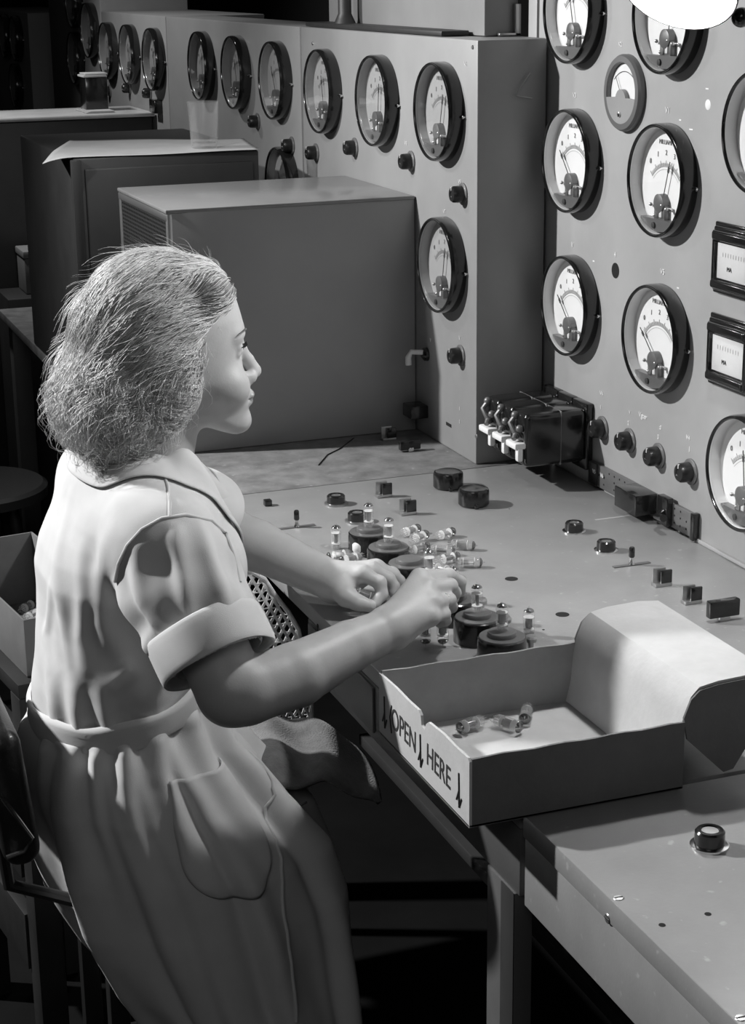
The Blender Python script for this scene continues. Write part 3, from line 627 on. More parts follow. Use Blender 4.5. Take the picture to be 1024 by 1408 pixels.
for a_, b_ in ((-.02, -.02), (L1-.02, -.02), (-.02, L2-.02), (L1-.02, L2-.02)): bx4((a_, b_, -A[2]), (a_+.04, b_+.04, -hh-.0225), 'leg', m_wood, cr_)
for z_ in (-.25, -.40, -.55): bx4((-.024, .02, z_), (-.006, L2-.02, z_+.09), 'side_slat', m_wood, cr_); bx4((.02, -.024, z_), (L1-.02, -.006, z_+.09), 'side_slat', m_wood, cr_)

# ------------------------------------------------------------------ miniature tubes
def make_tube():
    root = link('vacuum_tube', None, None, (0, 0, 0)); r = .0092
    o = mk('glass_envelope', MB().lathe([(r*.86, .0005), (r*.98, .002), (r, .005), (r, .034), (r*.96, .038), (r*.80, .0415), (r*.45, .0437), (r*.18, .0448), (r*.12, .0475), (.0001, .0485)], 28, cap=False), m_tube, root, (0, 0, 0), True, recalc=False)
    mk('glass_foot', MB().lathe([(r*.80, .0006), (r*.84, .004), (r*.4, .006), (.0001, .0062)], 22), m_tube, root, (0, 0, 0), True, recalc=False)
    mk('anode_plate', MB().box((-.0045, -.0026, .011), (.0045, .0026, .029), .001).box((-.0062, -.0004, .013), (.0062, .0004, .027), .0002), m_plate, root, (0, 0, 0), True)
    mk('mica_spacer', MB().lathe([(r*.92, .0295), (r*.92, .0301)], 20).lathe([(r*.92, .0099), (r*.92, .0105)], 20), m_dial, root, (0, 0, 0), True)
    mk('getter_mirror', MB().lathe([(r*.90, .0392), (r*.78, .0413), (r*.44, .0434), (.0001, .0442)], 24, cap=False), m_getter, root, (0, 0, 0), True)
    mb = MB()
    for k in range(7): a = 2*PI*k/8; mb.tube([(math.cos(a)*.0048, math.sin(a)*.0048, .010), (math.cos(a)*.0048, math.sin(a)*.0048, -.0065)], .0005, 6)
    mk('pin_set', mb, m_bright, root, (0, 0, 0), True)
    return root
TP = make_tube(); first = [True]
def tube_at(loc, d, label, group):
    o = TP if first[0] else copy_tree(TP); first[0] = False
    o.location = Vector(loc); o.scale = (TS, TS, TS); q = Vector(d).normalized().to_track_quat('Z', 'Y'); o.rotation_mode = 'XYZ'
    o.rotation_euler = (q.to_matrix() @ Matrix.Rotation(random.uniform(0, 6), 3, 'Z')).to_euler()
    return tag(o, label, 'vacuum tube', group)
ZS = ZT+.0396; TS = .84
for k, lb in ((0, 'upright glass tube in the farthest socket of the row'), (1, 'upright glass tube in the second socket from the far end'), (3, 'upright glass tube just behind her right knuckles'), (4, 'glass tube in the socket pinched by her right hand'), (5, 'upright glass tube in the socket just right of her right hand'), (6, 'upright glass tube in the nearest socket by the carton rim')):
    yy = sock_y[k]; xx = SX
    tube_at((xx, yy, ZS), (random.uniform(-.06, .03), random.uniform(-.03, .03), 1), lb, 'tubes standing in the test sockets')
RT = .0080
def lying(c0, c1, label, group, z=ZT, dz=0):
    a = onz(*c0, z+RT); b_ = onz(*c1, z+RT); d = b_-a; d[2] = 0; d /= np.linalg.norm(d); m_ = (a+b_)/2
    return tube_at((m_[0]-d[0]*.0185, m_[1]-d[1]*.0185, z+RT+dz), (d[0], d[1], 0), label, group)
G1 = 'loose tubes heaped behind the sockets'
for c0, c1, lb, dz in (((598, 738), (628, 729), 'lying tube at the far top of the heap, tip up right', 0), ((553, 733), (578, 725), 'lying tube at the far left of the heap, behind the second upright tube', 0),
    ((563, 744), (592, 733), 'lying tube leaning across the left of the heap, tip away', .001), ((622, 748), (652, 750), 'lying tube at the upper right of the heap, tip to the right', 0),
    ((594, 756), (623, 757), 'lying tube in the middle of the heap', 0), ((603, 770), (632, 764), 'lying tube under the middle of the heap, bright streak along it', 0),
    ((630, 773), (662, 773), 'lying tube at the lower right of the heap, lying alone', 0), ((596, 779), (622, 786), 'lying tube at the lower front of the heap above her fingers', 0),
    ((562, 757), (592, 750), 'lying tube at the left front of the heap beside the third socket', 0)):
    lying(c0, c1, lb, G1, dz=dz)
G2 = 'loose tubes beside her left hand'
for c0, c1, lb in (((480, 761), (449, 766), 'lying tube farthest left, above her left wrist, tip left'), ((498, 764), (464, 772), 'lying tube above her left hand, nearer of the two pointing left'), ((505, 781), (474, 784), 'lying tube partly hidden behind her left hand')):
    lying(c0, c1, lb, G2)
p = ony(497, 812, 2.170); tube_at((p[0]-.012, p[1]+.004, p[2]), (.8, -.25, -.35), 'tube held between her left thumb and index finger', None)
p = onz(467, 768, ZT); tube_at((p[0]+.01, p[1]+.045, ZT+.0010), (0.02, 0, 1), 'small tube standing upright by the heap at her left wrist', G2)
p = onz(494, 764, ZT); t = thing('tube_cap', 'round pale cap lying among tubes by her left hand', 'cap', p)
mk('cap_shell', MB().lathe([(.0001, .006), (.0085, .006), (.0105, .009), (.0105, .018), (.008, .022), (.0001, .0225)], 24, 0, Matrix.Translation(p), cap=False), m_white, t, p)
mk('cap_ring', MB().lathe([(.0108, .0002), (.0112, .003), (.0105, .006), (.0001, .006)], 24, 0, Matrix.Translation(p)), m_steel, t, p)
p = onz(732, 878, ZT); tube_at((p[0], p[1]+.012, ZT+.0010), (0, 0, 1), 'single tube standing upright behind the carton rim', None)
for c, lb in (((612, 893), 'dark tube standing pins up in shadow below her right hand'), ((588, 893), 'dark tube standing pins up, left one under her right hand')):
    p = onz(*c, ZT); tube_at((p[0], p[1]+.01, ZT+.0412), (0.03, 0, -1), lb, 'tubes stood on their tips under her hand')
G3 = 'tubes inside the open carton'
for c0, c1, lb in (((664, 990), (627, 1003), 'tube in the carton, left one lying along the far wall'), ((683, 990), (716, 1001), 'tube in the carton, middle one pointing right'), ((727, 966), (719, 998), 'tube in the carton, right one with its tip toward the camera')):
    lying(c0, c1, lb, G3, z=ZB+T_+.0005)
G4 = 'tubes in the carton behind her'
for c0, c1, lb in (((30, 838), (48, 828), 'tube in the rear carton, brightest one'), ((36, 850), (56, 840), 'tube in the rear carton lying nearest her back')):
    lying(c0, c1, lb, G4, z=A[2]-hh+.0035)
# black covers on the bench
for (cx, cy), lb in (((616, 670), 'round black ebonite cover on the bench, farther of two'), ((651, 694), 'round black ebonite cover on the bench, nearer of two')):
    p = onz(cx, cy); c = thing('ebonite_cover', lb, 'cover', p, 'pair of round black covers')
    mk('cover_body', MB().lathe([(.0235, .0005), (.0255, .003), (.0255, .024), (.024, .0275), (.0215, .0285), (.019, .0275), (.006, .0275), (.0001, .0275)], 40, 0, Matrix.Translation(p), cap=False), m_black, c, p)
    mk('cover_lug', MB().box(p+np.array((-.010, -.029, 0)), p+np.array((-.002, -.0245, .008)), .002), m_black, c, p)

# ------------------------------------------------------------------ lamp over the panel
lc = EYE+ray(931, -19)*2.12
fwv = fw
ax = RI*(-.38)+UP*(-.86)-fwv*.36; ax /= np.linalg.norm(ax)
lp = thing('work_lamp', 'bright enamel work lamp at the top right edge lighting the meter panel', 'lamp', lc)
TL = axisT(lc, -ax)     # +Z runs back into the shade
mk('lamp_shade', MB().lathe([(.0725, .0), (.074, .001), (.0735, .004), (.070, .045), (.055, .085), (.030, .105), (.028, .15), (.0001, .152)], 48, 0, TL, cap=False), m_blackm, lp, lc)
mk('reflector', MB().lathe([(.072, .0005), (.066, .044), (.053, .083), (.028, .102), (.0001, .103)], 48, 0, TL, cap=False), m_shadein, lp, lc, recalc=False)
mk('bulb', MB().lathe([(.0001, .020), (.012, .023), (.022, .033), (.025, .045), (.022, .060), (.014, .080), (.013, .100)], 24, 0, TL, cap=False), m_bulb, lp, lc)
hp = EYE+ray(1019, 24)*2.16
mk('shade_bracket', MB().tube([hp, hp+np.array((.03, -.02, .02)), hp+np.array((.10, 0, .12)), (PX-.009, hp[1]+.02, 1.80)], .008, 12).ball(hp, .012, 12), m_black, lp, lc)

# ------------------------------------------------------------------ woven cane chair beyond her
WY = 2.365
ch = thing('cane_chair', 'woven cane chair back with rounded corner tucked under the bench', 'chair', (.63, WY, 0))
outl = [(.50, .46), (.50, .765), (.515, .785), (.60, .794), (.672, .786), (.708, .760), (.722, .735), (.742, .706), (.757, .676), (.766, .63), (.774, .566), (.775, .50), (.775, .46)]
mk('back_frame', MB().tube([(x, WY, z) for x, z in outl], .0036, 10), m_wick, ch, (.63, WY, .6))
def inside(x, z):
    c = False; n = len(outl)
    for i in range(n):
        x1, z1 = outl[i]; x2, z2 = outl[(i+1) % n]
        if (z1 > z) != (z2 > z) and x < (x2-x1)*(z-z1)/(z2-z1)+x1: c = not c
    return c
mb = MB()
def strip(x0, z0, dx, dz, off, w, n=90):
    L_ = .62; run = []
    for k in range(n+1):
        t = -L_/2+L_*k/n; x, z = x0+dx*t, z0+dz*t
        if inside(x, z): run.append((x, WY+off+.0013*math.sin(t*2*PI/.026+x0*300), z))
        else:
            if len(run) > 2: flush(run, w, dx, dz)
            run = []
    if len(run) > 2: flush(run, w, dx, dz)
def flush(run, w, dx, dz):
    V = []; Fc = []
    for p in run: V += [(p[0]-dz*w, p[1]-.0006, p[2]+dx*w), (p[0]+dz*w, p[1]-.0006, p[2]-dx*w), (p[0]+dz*w, p[1]+.0006, p[2]-dx*w), (p[0]-dz*w, p[1]+.0006, p[2]+dx*w)]
    for k in range(len(run)-1):
        a = 4*k
        for q in range(4): Fc.append((a+q, a+(q+1) % 4, a+4+(q+1) % 4, a+4+q))
    mb.add(V, Fc, False)
ca = math.radians(62)
for k in range(-24, 25):
    strip(.64+k*.0125, .62, math.cos(ca), math.sin(ca), .0012, .0020); strip(.64+k*.0125, .62, -math.cos(ca), math.sin(ca), -.0012, .0020)
for k in range(-20, 20): strip(.64, .62+k*.0135, 1, 0, 0, .0008)
mk('woven_back', mb, m_wick, ch, (.63, WY, .6))
mk('seat', MB().box((.505, WY+.01, .43), (.765, WY+.36, .46), .01), m_wick, ch, (.63, WY, .44))
for xx in (.515, .755):
    mk('leg', MB().tube([(xx, WY, .47), (xx, WY, 0)], .012, 12), m_wick, ch, (xx, WY, 0)); mk('leg', MB().tube([(xx, WY+.34, .44), (xx, WY+.34, 0)], .012, 12), m_wick, ch, (xx, WY+.34, 0))

# ------------------------------------------------------------------ her work chair
wc = thing('work_chair', 'dark padded chair she sits on, seen behind her back', 'chair', (.42, 2.10, 0))
def pad(lo, hi, r): return MB().box(lo, hi, r, seg=5)
T = Matrix.Translation((.262, 2.06, .70)) @ Matrix.Rotation(math.radians(-6), 4, 'Y')
mk('backrest', MB().box((-.022, -.17, -.085), (.022, .17, .085), .02, T=T, seg=5), m_leather, wc, (.27, 2.06, .7))
mk('back_trim', MB().tube([T @ Vector(p) for p in ((-.01, -.172, .085), (-.018, -.176, .03), (.012, -.176, -.045), (.0, -.176, -.058), (-.02, -.176, -.06))], .0028, 8), m_bright, wc, (.27, 1.9, .7))
for yy in (2.08, 2.20): mk('back_strut', MB().tube([(.262, yy, .66), (.275, yy, .50), (.40, yy, .44)], .009, 10), m_blackm, wc, (.27, yy, .6))
mk('seat', MB().box((.385, 2.04, .415), (.58, 2.27, .448), .015, seg=4), m_leather, wc, (.43, 2.1, .43))
for xx in (.40, .56):
    for yy in (2.06, 2.25): mk('leg', MB().box((xx-.013, yy-.013, 0), (xx+.013, yy+.013, .416), .003), m_blackm, wc, (xx, yy, 0))
mk('stretcher', MB().tube([(.40, 2.06, .15), (.56, 2.06, .15)], .008, 10), m_blackm, wc, (.43, 1.95, .15))
mk('stretcher', MB().tube([(.40, 2.25, .15), (.56, 2.25, .15)], .008, 10), m_blackm, wc, (.43, 2.25, .15))
# ------------------------------------------------------------------ implicit surfaces for body and clothing
def smin(a, b, k):
    h = np.clip(.5+.5*(b-a)/k, 0, 1); return b+(a-b)*h-k*h*(1-h)
def smax(a, b, k): return -smin(-a, -b, k)
def f_ell(c, r, rot=None):
    c = np.array(c); r = np.array(r); Rm = None if rot is None else np.array(Euler(rot).to_matrix())
    def f(P):
        q = P-c
        if Rm is not None: q = q @ Rm
        k0 = np.linalg.norm(q/r, axis=1); k1 = np.linalg.norm(q/r**2, axis=1)+1e-9
        return k0*(k0-1)/k1
    m = max(r); return f, c-m, c+m
def f_cap(a, b, ra, rb):
    a = np.array(a, float); b = np.array(b, float); ab = b-a; L2_ = ab @ ab
    def f(P):
        q = P-a; t = np.clip(q @ ab/L2_, 0, 1); return np.linalg.norm(q-t[:, None]*ab, axis=1)-(ra+(rb-ra)*t)
    m = max(ra, rb); return f, np.minimum(a, b)-m, np.maximum(a, b)+m
class Field:
    def __init__(s): s.ops = []
    def u(s, prim, k=.01): s.ops.append(('u', *prim, k)); return s
    def cut(s, prim, k=.006): s.ops.append(('c', *prim, k)); return s
    def inter(s, f, k=.006): s.ops.append(('i', f, None, None, k)); return s
    def chain(s, pts, rad, k=.008):
        for i in range(len(pts)-1): s.u(f_cap(pts[i], pts[i+1], rad[i], rad[i+1]), k if i == 0 else .004)
        return s
    def __call__(s, P):
        lo, hi = P.min(0), P.max(0); d = np.full(len(P), .08)
        for op, f, a, b, k in s.ops:
            if a is not None and (np.any(a-k-.02 > hi) or np.any(b+k+.02 < lo)): continue
            v = f(P)
            d = smin(d, v, k) if op == 'u' else smax(d, -v, k) if op == 'c' else smax(d, v, k)
        return d
def surface(fld, lo, hi, h, slack=1.7):
    # surface-nets mesh of a field on a sparse grid
    B = 8; lo = np.array(lo, float); n = np.ceil((np.array(hi)-lo)/h/B).astype(int)
    I = np.stack(np.meshgrid(*[np.arange(k) for k in n], indexing='ij'), -1).reshape(-1, 3)
    keep = []
    key = (I//6) @ np.array([10**6, 10**3, 1]); order = np.argsort(key, kind='stable'); I = I[order]; key = key[order]
    cuts = np.flatnonzero(np.diff(key))+1
    for blk in np.split(I, cuts):
        d = fld(lo+(blk*B+B/2)*h); keep.append(blk[np.abs(d) < .87*B*h*slack])
    I = np.concatenate(keep)
    g = np.stack(np.meshgrid(*[np.arange(B+1)]*3, indexing='ij'), -1).reshape(-1, 3)
    dims = n*B+3; mul = np.array([dims[1]*dims[2], dims[2], 1], dtype=np.int64)
    cor = np.array([(a, b, c) for a in (0, 1) for b in (0, 1) for c in (0, 1)])
    edges = [(0, 4), (1, 5), (2, 6), (3, 7), (0, 2), (1, 3), (4, 6), (5, 7), (0, 1), (2, 3), (4, 5), (6, 7)]
    keys = []; pos = []; sg = []
    cell = np.stack(np.meshgrid(*[np.arange(B)]*3, indexing='ij'), -1).reshape(-1, 3)
    for blk in np.array_split(I, max(1, len(I)//160)):
        G = blk[:, None, :]*B+g[None]; d = fld(lo+G.reshape(-1, 3)*h).reshape(len(blk), B+1, B+1, B+1)
        c8 = np.stack([d[:, a:a+B, b:b+B, c:c+B] for a, b, c in cor], -1).reshape(len(blk), -1, 8)
        neg = c8 < 0; act = neg.any(-1) & ~neg.all(-1)
        bi, ci = np.nonzero(act); v = c8[bi, ci]; base = blk[bi]*B+cell[ci]
        s = np.zeros((len(v), 3)); cnt = np.zeros(len(v))
        for a, b in edges:
            m = (v[:, a] < 0) != (v[:, b] < 0); den = v[:, a]-v[:, b]; t = np.where(m, v[:, a]/np.where(den == 0, 1, den), 0)
            s += np.where(m[:, None], cor[a]+(cor[b]-cor[a])*t[:, None], 0); cnt += m
        keys.append((base+1) @ mul); pos.append(lo+(base+s/cnt[:, None])*h); sg.append(v[:, [0, 4, 2, 1]] < 0)
    keys = np.concatenate(keys); pos = np.concatenate(pos); sg = np.concatenate(sg)
    o = np.argsort(keys); keys = keys[o]; pos = pos[o]; sg = sg[o]
    F4 = []
    for axn, (m1, m2) in enumerate(((mul[1], mul[2]), (mul[2], mul[0]), (mul[0], mul[1]))):
        w = np.flatnonzero(sg[:, 0] != sg[:, axn+1])
        ks = np.stack([keys[w], keys[w]-m1, keys[w]-m1-m2, keys[w]-m2], 1)
        ix = np.clip(np.searchsorted(keys, ks), 0, len(keys)-1); ok = (keys[ix] == ks).all(1)
        q = ix[ok]; fl = ~sg[w, 0][ok]; q[fl] = q[fl][:, ::-1]; F4.append(q)
    return pos, np.concatenate(F4)
def smooth_mesh(V, Q, it=2, lam=.5):
    for _ in range(it):
        acc = np.zeros_like(V); c = np.zeros(len(V))
        for a in range(4):
            for b in ((a+1) % 4, (a+3) % 4): np.add.at(acc, Q[:, a], V[Q[:, b]]); np.add.at(c, Q[:, a], 1)
        V = V+lam*(acc/np.maximum(c, 1)[:, None]-V)
    return V
def np_mesh(name, V, Q, mats, parent=None, org=(0, 0, 0), smooth=True, mi=None):
    me = bpy.data.meshes.new(name); org = np.array(org, float); k = Q.shape[1]
    me.vertices.add(len(V)); me.vertices.foreach_set('co', (V-org).astype(np.float32).ravel())
    me.loops.add(Q.size); me.loops.foreach_set('vertex_index', Q.astype(np.int32).ravel())
    me.polygons.add(len(Q)); me.polygons.foreach_set('loop_start', np.arange(0, Q.size, k, dtype=np.int32)); me.polygons.foreach_set('loop_total', np.full(len(Q), k, dtype=np.int32))
    for m in (mats if isinstance(mats, list) else [mats]): me.materials.append(m)
    if mi is not None: me.polygons.foreach_set('material_index', mi.astype(np.int32))
    me.polygons.foreach_set('use_smooth', np.full(len(Q), smooth)); me.update(calc_edges=True); me.validate()
    return link(name, me, parent, tuple(org))
def wob(P, fr, seed, n=5):
    r = np.random.default_rng(seed); o = 0
    for _ in range(n):
        d = r.normal(size=3); d *= fr/np.linalg.norm(d)*r.uniform(.6, 1.5); o = o+np.sin(P @ d+r.uniform(0, 6.28))
    return o/n

# ------------------------------------------------------------------ the woman
YC = 2.15
prof = [(318, 398), (325, 420), (331, 441), (333.5, 455), (332.5, 465), (337, 476), (343.6, 488), (352, 498), (359, 506), (359.5, 511), (352, 518), (345, 526), (345.5, 533), (347.5, 538), (346, 543.6), (345.5, 549), (341, 560), (340.7, 566), (342, 575), (338.5, 585), (329, 593)]
pw = np.array([ony(a, b, YC) for a, b in prof]); pzz = pw[::-1, 2]; pxx = pw[::-1, 0]
def PX_(py):   # profile x, z at a photo row
    b = [q for q in prof]; ys = [q[1] for q in b]; xs_ = [q[0] for q in b]; a = ony(float(np.interp(py, ys, xs_)), py, YC); return a[0], a[2]
bas = [(316, 390), (318, 398), (325, 420), (331, 441), (332.5, 455), (331, 465), (329, 476), (329, 490), (331, 505), (335, 518), (340, 527), (341, 538), (341, 549), (338.5, 560), (338, 570), (337, 580), (331, 590), (322, 596)]
bw = np.array([ony(a, b, YC) for a, b in bas]); bz = bw[::-1, 2]; bx = bw[::-1, 0]
HX0 = .548
wz = np.array([1.03, 1.04, 1.055, 1.075, 1.095, 1.115, 1.135, 1.16, 1.19, 1.22, 1.25]); ww = np.array([.026, .032, .040, .048, .0545, .060, .0625, .064, .065, .060, .05])
def f_face(P):
    x, y, z = P[:, 0], P[:, 1]-YC, P[:, 2]; b = np.interp(z, bz, bx); W_ = np.interp(z, wz, ww)
    fd = np.where(x > HX0, b-HX0, .06); ex = 2.25
    q = (np.abs((x-HX0)/fd)**ex+np.abs(y/W_)**ex)**(1/ex); d = (q-1)*np.minimum(fd, W_)*.85
    zj = 1.0325+np.clip(.612-x, 0, .2)*.42+np.abs(y)*.22
    return smax(smax(d, zj-z, .014), z-1.235, .02)
bodyf = Field()
nck = (.487, YC, .965)
# torso, neck and limbs
bodyf.u(f_ell((.475, YC, .88), (.080, .130, .14))).u(f_ell((.450, YC, .74), (.080, .115, .12)), .03).u(f_ell((.44, YC-.01, .60), (.10, .155, .12)), .03)
bodyf.u(f_cap((.46, YC-.135, .965), (.46, YC+.135, .965), .048, .048), .03)
bodyf.u(f_cap((.518, YC, 1.085), nck, .049, .056), .02)
SHR, ELR, WRR = (.468, 1.992, .965), (.520, 1.882, .800), ony(536, 864, 1.942)
bodyf.chain([SHR, ELR], [.047, .041], .02)
ELR2 = (.537, 1.876, .800)
bodyf.chain([ELR, ELR2, (.60, 1.890, .805), (.68, 1.922, .818), WRR], [.039, .039, .0385, .031, .0258], .01)
SHL, ELL = (.50, 2.30, .958), (.628, 2.355, .850); WRL = ony(462, 801, 2.212)
bodyf.chain([SHL, ELL], [.047, .040], .02); bodyf.chain([ELL, (.68, 2.305, .832), WRL], [.040, .036, .0265], .01)
bodyf.chain([(.44, 2.07, .57), (.63, 2.05, .49)], [.080, .055], .02); bodyf.chain([(.44, 2.22, .57), (.63, 2.18, .49)], [.080, .055], .02)
for yy in (2.05, 2.18): bodyf.chain([(.63, yy, .485), (.61, yy, .28), (.62, yy, .09)], [.055, .05, .035], .01); bodyf.chain([(.645, yy, .045), (.79, yy, .032)], [.038, .028], .01)
# head
bodyf.u(f_ell((.510, YC, 1.168), (.094, .073, .084)), .01); bodyf.u((f_face, np.array((.47, YC-.09, 1.0)), np.array((.68, YC+.09, 1.27))), .02)
def pn(py, r, y=0): x, z = PX_(py); return (x-r, YC+y, z)
n0, n1, n2, n3 = pn(466, .008), pn(480, .0075), pn(494, .0085), pn(508.5, .0098)
bodyf.chain([n0, n1, n2, n3], [.0075, .0072, .0082, .0096], .007)
wx, wz_ = PX_(516)
for s in (-1, 1):
    bodyf.u(f_ell((n3[0]-.010, YC+s*.0115, n3[2]-.006), (.0105, .0062, .0082)), .006)
    bodyf.cut(f_cap((n3[0]-.005, YC+s*.006, n3[2]-.0125), (n3[0]-.011, YC+s*.0075, n3[2]-.009), .0026, .003), .002)
    bodyf.u(f_ell((.592, YC+s*.040, 1.106), (.026, .021, .022)), .018)           # cheek
    ez = ony(325, 479, YC-.03)[2]
    bodyf.cut(f_ell((.6235, YC+s*.031, ez), (.0115, .0165, .0105)), .010)           # socket
    bodyf.u(f_cap((.610, YC+s*.016, ez+.016), (.603, YC+s*.042, ez+.017), .0075, .006), .012)   # brow
    bodyf.u(f_ell((.6015, YC+s*.031, ez), (.0130, .0142, .0128)), .003)
    bodyf.u(f_cap((.6125, YC+s*.020, ez+.0035), (.607, YC+s*.043, ez+.003), .0035, .003), .003)    # upper lid
    bodyf.u(f_cap((.6115, YC+s*.020, ez-.0065), (.606, YC+s*.042, ez-.006), .0028, .0025), .003)
    # ear
    ec = (.534, YC+s*.068, 1.108); bodyf.u(f_ell(ec, (.018, .008, .029), (0, .2, 0)), .006); bodyf.cut(f_ell((ec[0]+.002, ec[1]+s*.007, ec[2]+.004), (.010, .005, .016), (0, .2, 0)), .003)
ux, uz = PX_(538); lx, lz = PX_(549); mx_, mz = PX_(543.6)
bodyf.u(f_ell((ux-.0065, YC, uz-.001), (.0068, .019, .0048)), .005); bodyf.u(f_ell((lx-.0075, YC, lz), (.0078, .017, .0052)), .005)
for s in (-1, 1): bodyf.cut(f_cap((mx_+.001, YC, mz), (mx_-.0125, YC+s*.022, mz-.0015), .0012, .0008), .002)
cx_, cz_ = PX_(576); bodyf.u(f_ell((cx_-.0145, YC, cz_), (.0145, .018, .014)), .012)
# right hand
Rj = lambda l: [ony(*q) for q in l]
RF = {'index': [(577, 795, 1.992), (617, 791, 2.038), (632, 800, 2.072), (633, 814, 2.086)], 'middle': [(588, 810, 1.972), (619, 805, 2.005), (625, 815, 2.022), (617, 826, 2.035)],
      'ring': [(594, 829, 1.953), (617, 825, 1.985), (620, 834, 2.002), (611, 840, 2.014)], 'little': [(592, 849, 1.937), (611, 844, 1.962), (613, 853, 1.976), (604, 858, 1.986)]}
for k, l in RF.items():
    p = Rj(l); r0 = .0098 if k != 'little' else .0082
    bodyf.chain([WRR, p[0]], [.0225, .0125 if k != 'little' else .0115], .012)
    bodyf.chain(p, [r0+.0012, r0-.0006, r0-.0016, r0-.0026], .006)
pt = Rj([(548, 868, 1.955), (575, 845, 2.01), (606, 832, 2.050), (623, 822, 2.080)]); bodyf.chain(pt, [.018, .013, .0105, .0085], .01)
LF = {'index': [(498, 789, 2.186), (522, 801, 2.172), (525, 817, 2.166), (515, 830, 2.160)], 'middle': [(510, 783, 2.205), (534, 796, 2.197), (541, 806, 2.195), (540, 814, 2.192)],
      'ring': [(517, 781, 2.225), (540, 791, 2.222), (549, 799, 2.222), (550, 806, 2.22)], 'little': [(520, 782, 2.243), (540, 787, 2.245), (549, 793, 2.247), (552, 799, 2.247)]}
for k, l in LF.items():
    p = Rj(l); r0 = .0098 if k != 'little' else .0082
    bodyf.chain([WRL, p[0]], [.0225, .0125 if k != 'little' else .011], .012); bodyf.chain(p, [r0+.001, r0-.0006, r0-.0016, r0-.0024], .006)
pt = Rj([(466, 806, 2.195), (476, 820, 2.168), (492, 829, 2.155), (508, 833, 2.148)]); bodyf.chain(pt, [.019, .0145, .011, .009], .01)
V, Q = surface(bodyf, (.30, 1.78, 0), (.95, 2.45, 1.30), .0021); V = smooth_mesh(V, Q, 1)
fc = V[Q].mean(1); lips = (np.abs(fc[:, 1]-YC) < .019*np.sqrt(np.clip(1-((fc[:, 2]-mz)/.0095)**2, 0, 1))) & (fc[:, 0] > lx-.016) & (np.abs(fc[:, 2]-mz) < .0095)
m_lip = mat('lips', .25, .4, spec=.4)
her = np_mesh('person', V, Q, [m_skin, m_lip], None, (.44, 2.13, .46), mi=lips.astype(int))
tag(her, 'woman in pale belted work dress seated in profile, hands among the tubes', 'person')
HO = (.44, 2.13, .46)
for s in (-1, 1):
    e = (.6045, YC+s*.031, ez+.0005); mb = MB().ball(e, .0118, 16); mb.ball((e[0]+.0062, e[1]+s*.0015, e[2]+.001), .0062, 12, 1)
    mk('eye', mb, [m_eye, m_ink], her, e)
    mb = MB()
    for k in range(26):
        t = k/25; b0 = Vector((.6215-.016*t*t, YC+s*(.012+.036*t), ez+.0195+.003*math.sin(t*2.5))); mb.tube([b0, b0+Vector((.0015, s*.005, .0025)), b0+Vector((.0012, s*.009, .0015))], [.0005, .0005, .0002], 4)
    mk('eyebrow', mb, m_hairb, her, e)
    mb = MB()
    for k in range(16):
        t = k/15; b0 = Vector((.6150-.005*t, YC+s*(.020+.022*t), ez+.0025)); mb.tube([b0, b0+Vector((.005, s*.002, .001)), b0+Vector((.008, s*.003, .004))], [.0004, .0003, .0001], 4)
    mk('eyelashes', mb, m_ink, her, e)

# ------------------------------------------------------------------ hair
xfz = np.array([1.03, 1.06, 1.085, 1.10, 1.12, 1.15, 1.18, 1.195, 1.21, 1.235, 1.26, 1.30]); xfx = np.array([.50, .515, .532, .543, .552, .557, .562, .578, .603, .612, .605, .58])
hf = Field()
hf.u(f_ell((.506, YC, 1.172), (.096, .088, .094))).u(f_ell((.447, YC, 1.112), (.058, .094, .062)), .02).u(f_ell((.455, YC-.01, 1.082), (.054, .090, .036)), .02).u(f_ell((.438, YC-.015, 1.092), (.046, .082, .042)), .02)
hf.u(f_ell((.497, YC-.066, 1.130), (.054, .030, .056)), .015).u(f_ell((.497, YC+.066, 1.130), (.054, .030, .056)), .015)
hf.u(f_cap((.575, YC-.045, 1.226), (.578, YC+.04, 1.230), .026, .027), .02).u(f_ell((.52, YC, 1.235), (.07, .06, .038)), .015)
hf.inter(lambda P: (P[:, 0]-np.interp(P[:, 2], xfz, xfx)+np.clip(np.abs(P[:, 1]-YC)-.05, 0, .05)*.5)*.75, .008)
hf.inter(lambda P: 1.044+.010*wob(P, 60, 3)+np.clip(P[:, 0]-.47, 0, 1)*.25-P[:, 2], .012)
hbase = lambda P: hf(P)
hair_f = lambda P: hf(P)+.0035*wob(P, 130, 5)+.0028*wob(P, 300, 6)
HV, HQ = surface(hair_f, (.34, 2.0, 1.0), (.66, 2.30, 1.31), .003)
def grad(f, P, e=.002):
    g = np.stack([f(P+np.eye(3)[i]*e)-f(P-np.eye(3)[i]*e) for i in range(3)], 1); return g/(np.linalg.norm(g, axis=1, keepdims=True)+1e-9)
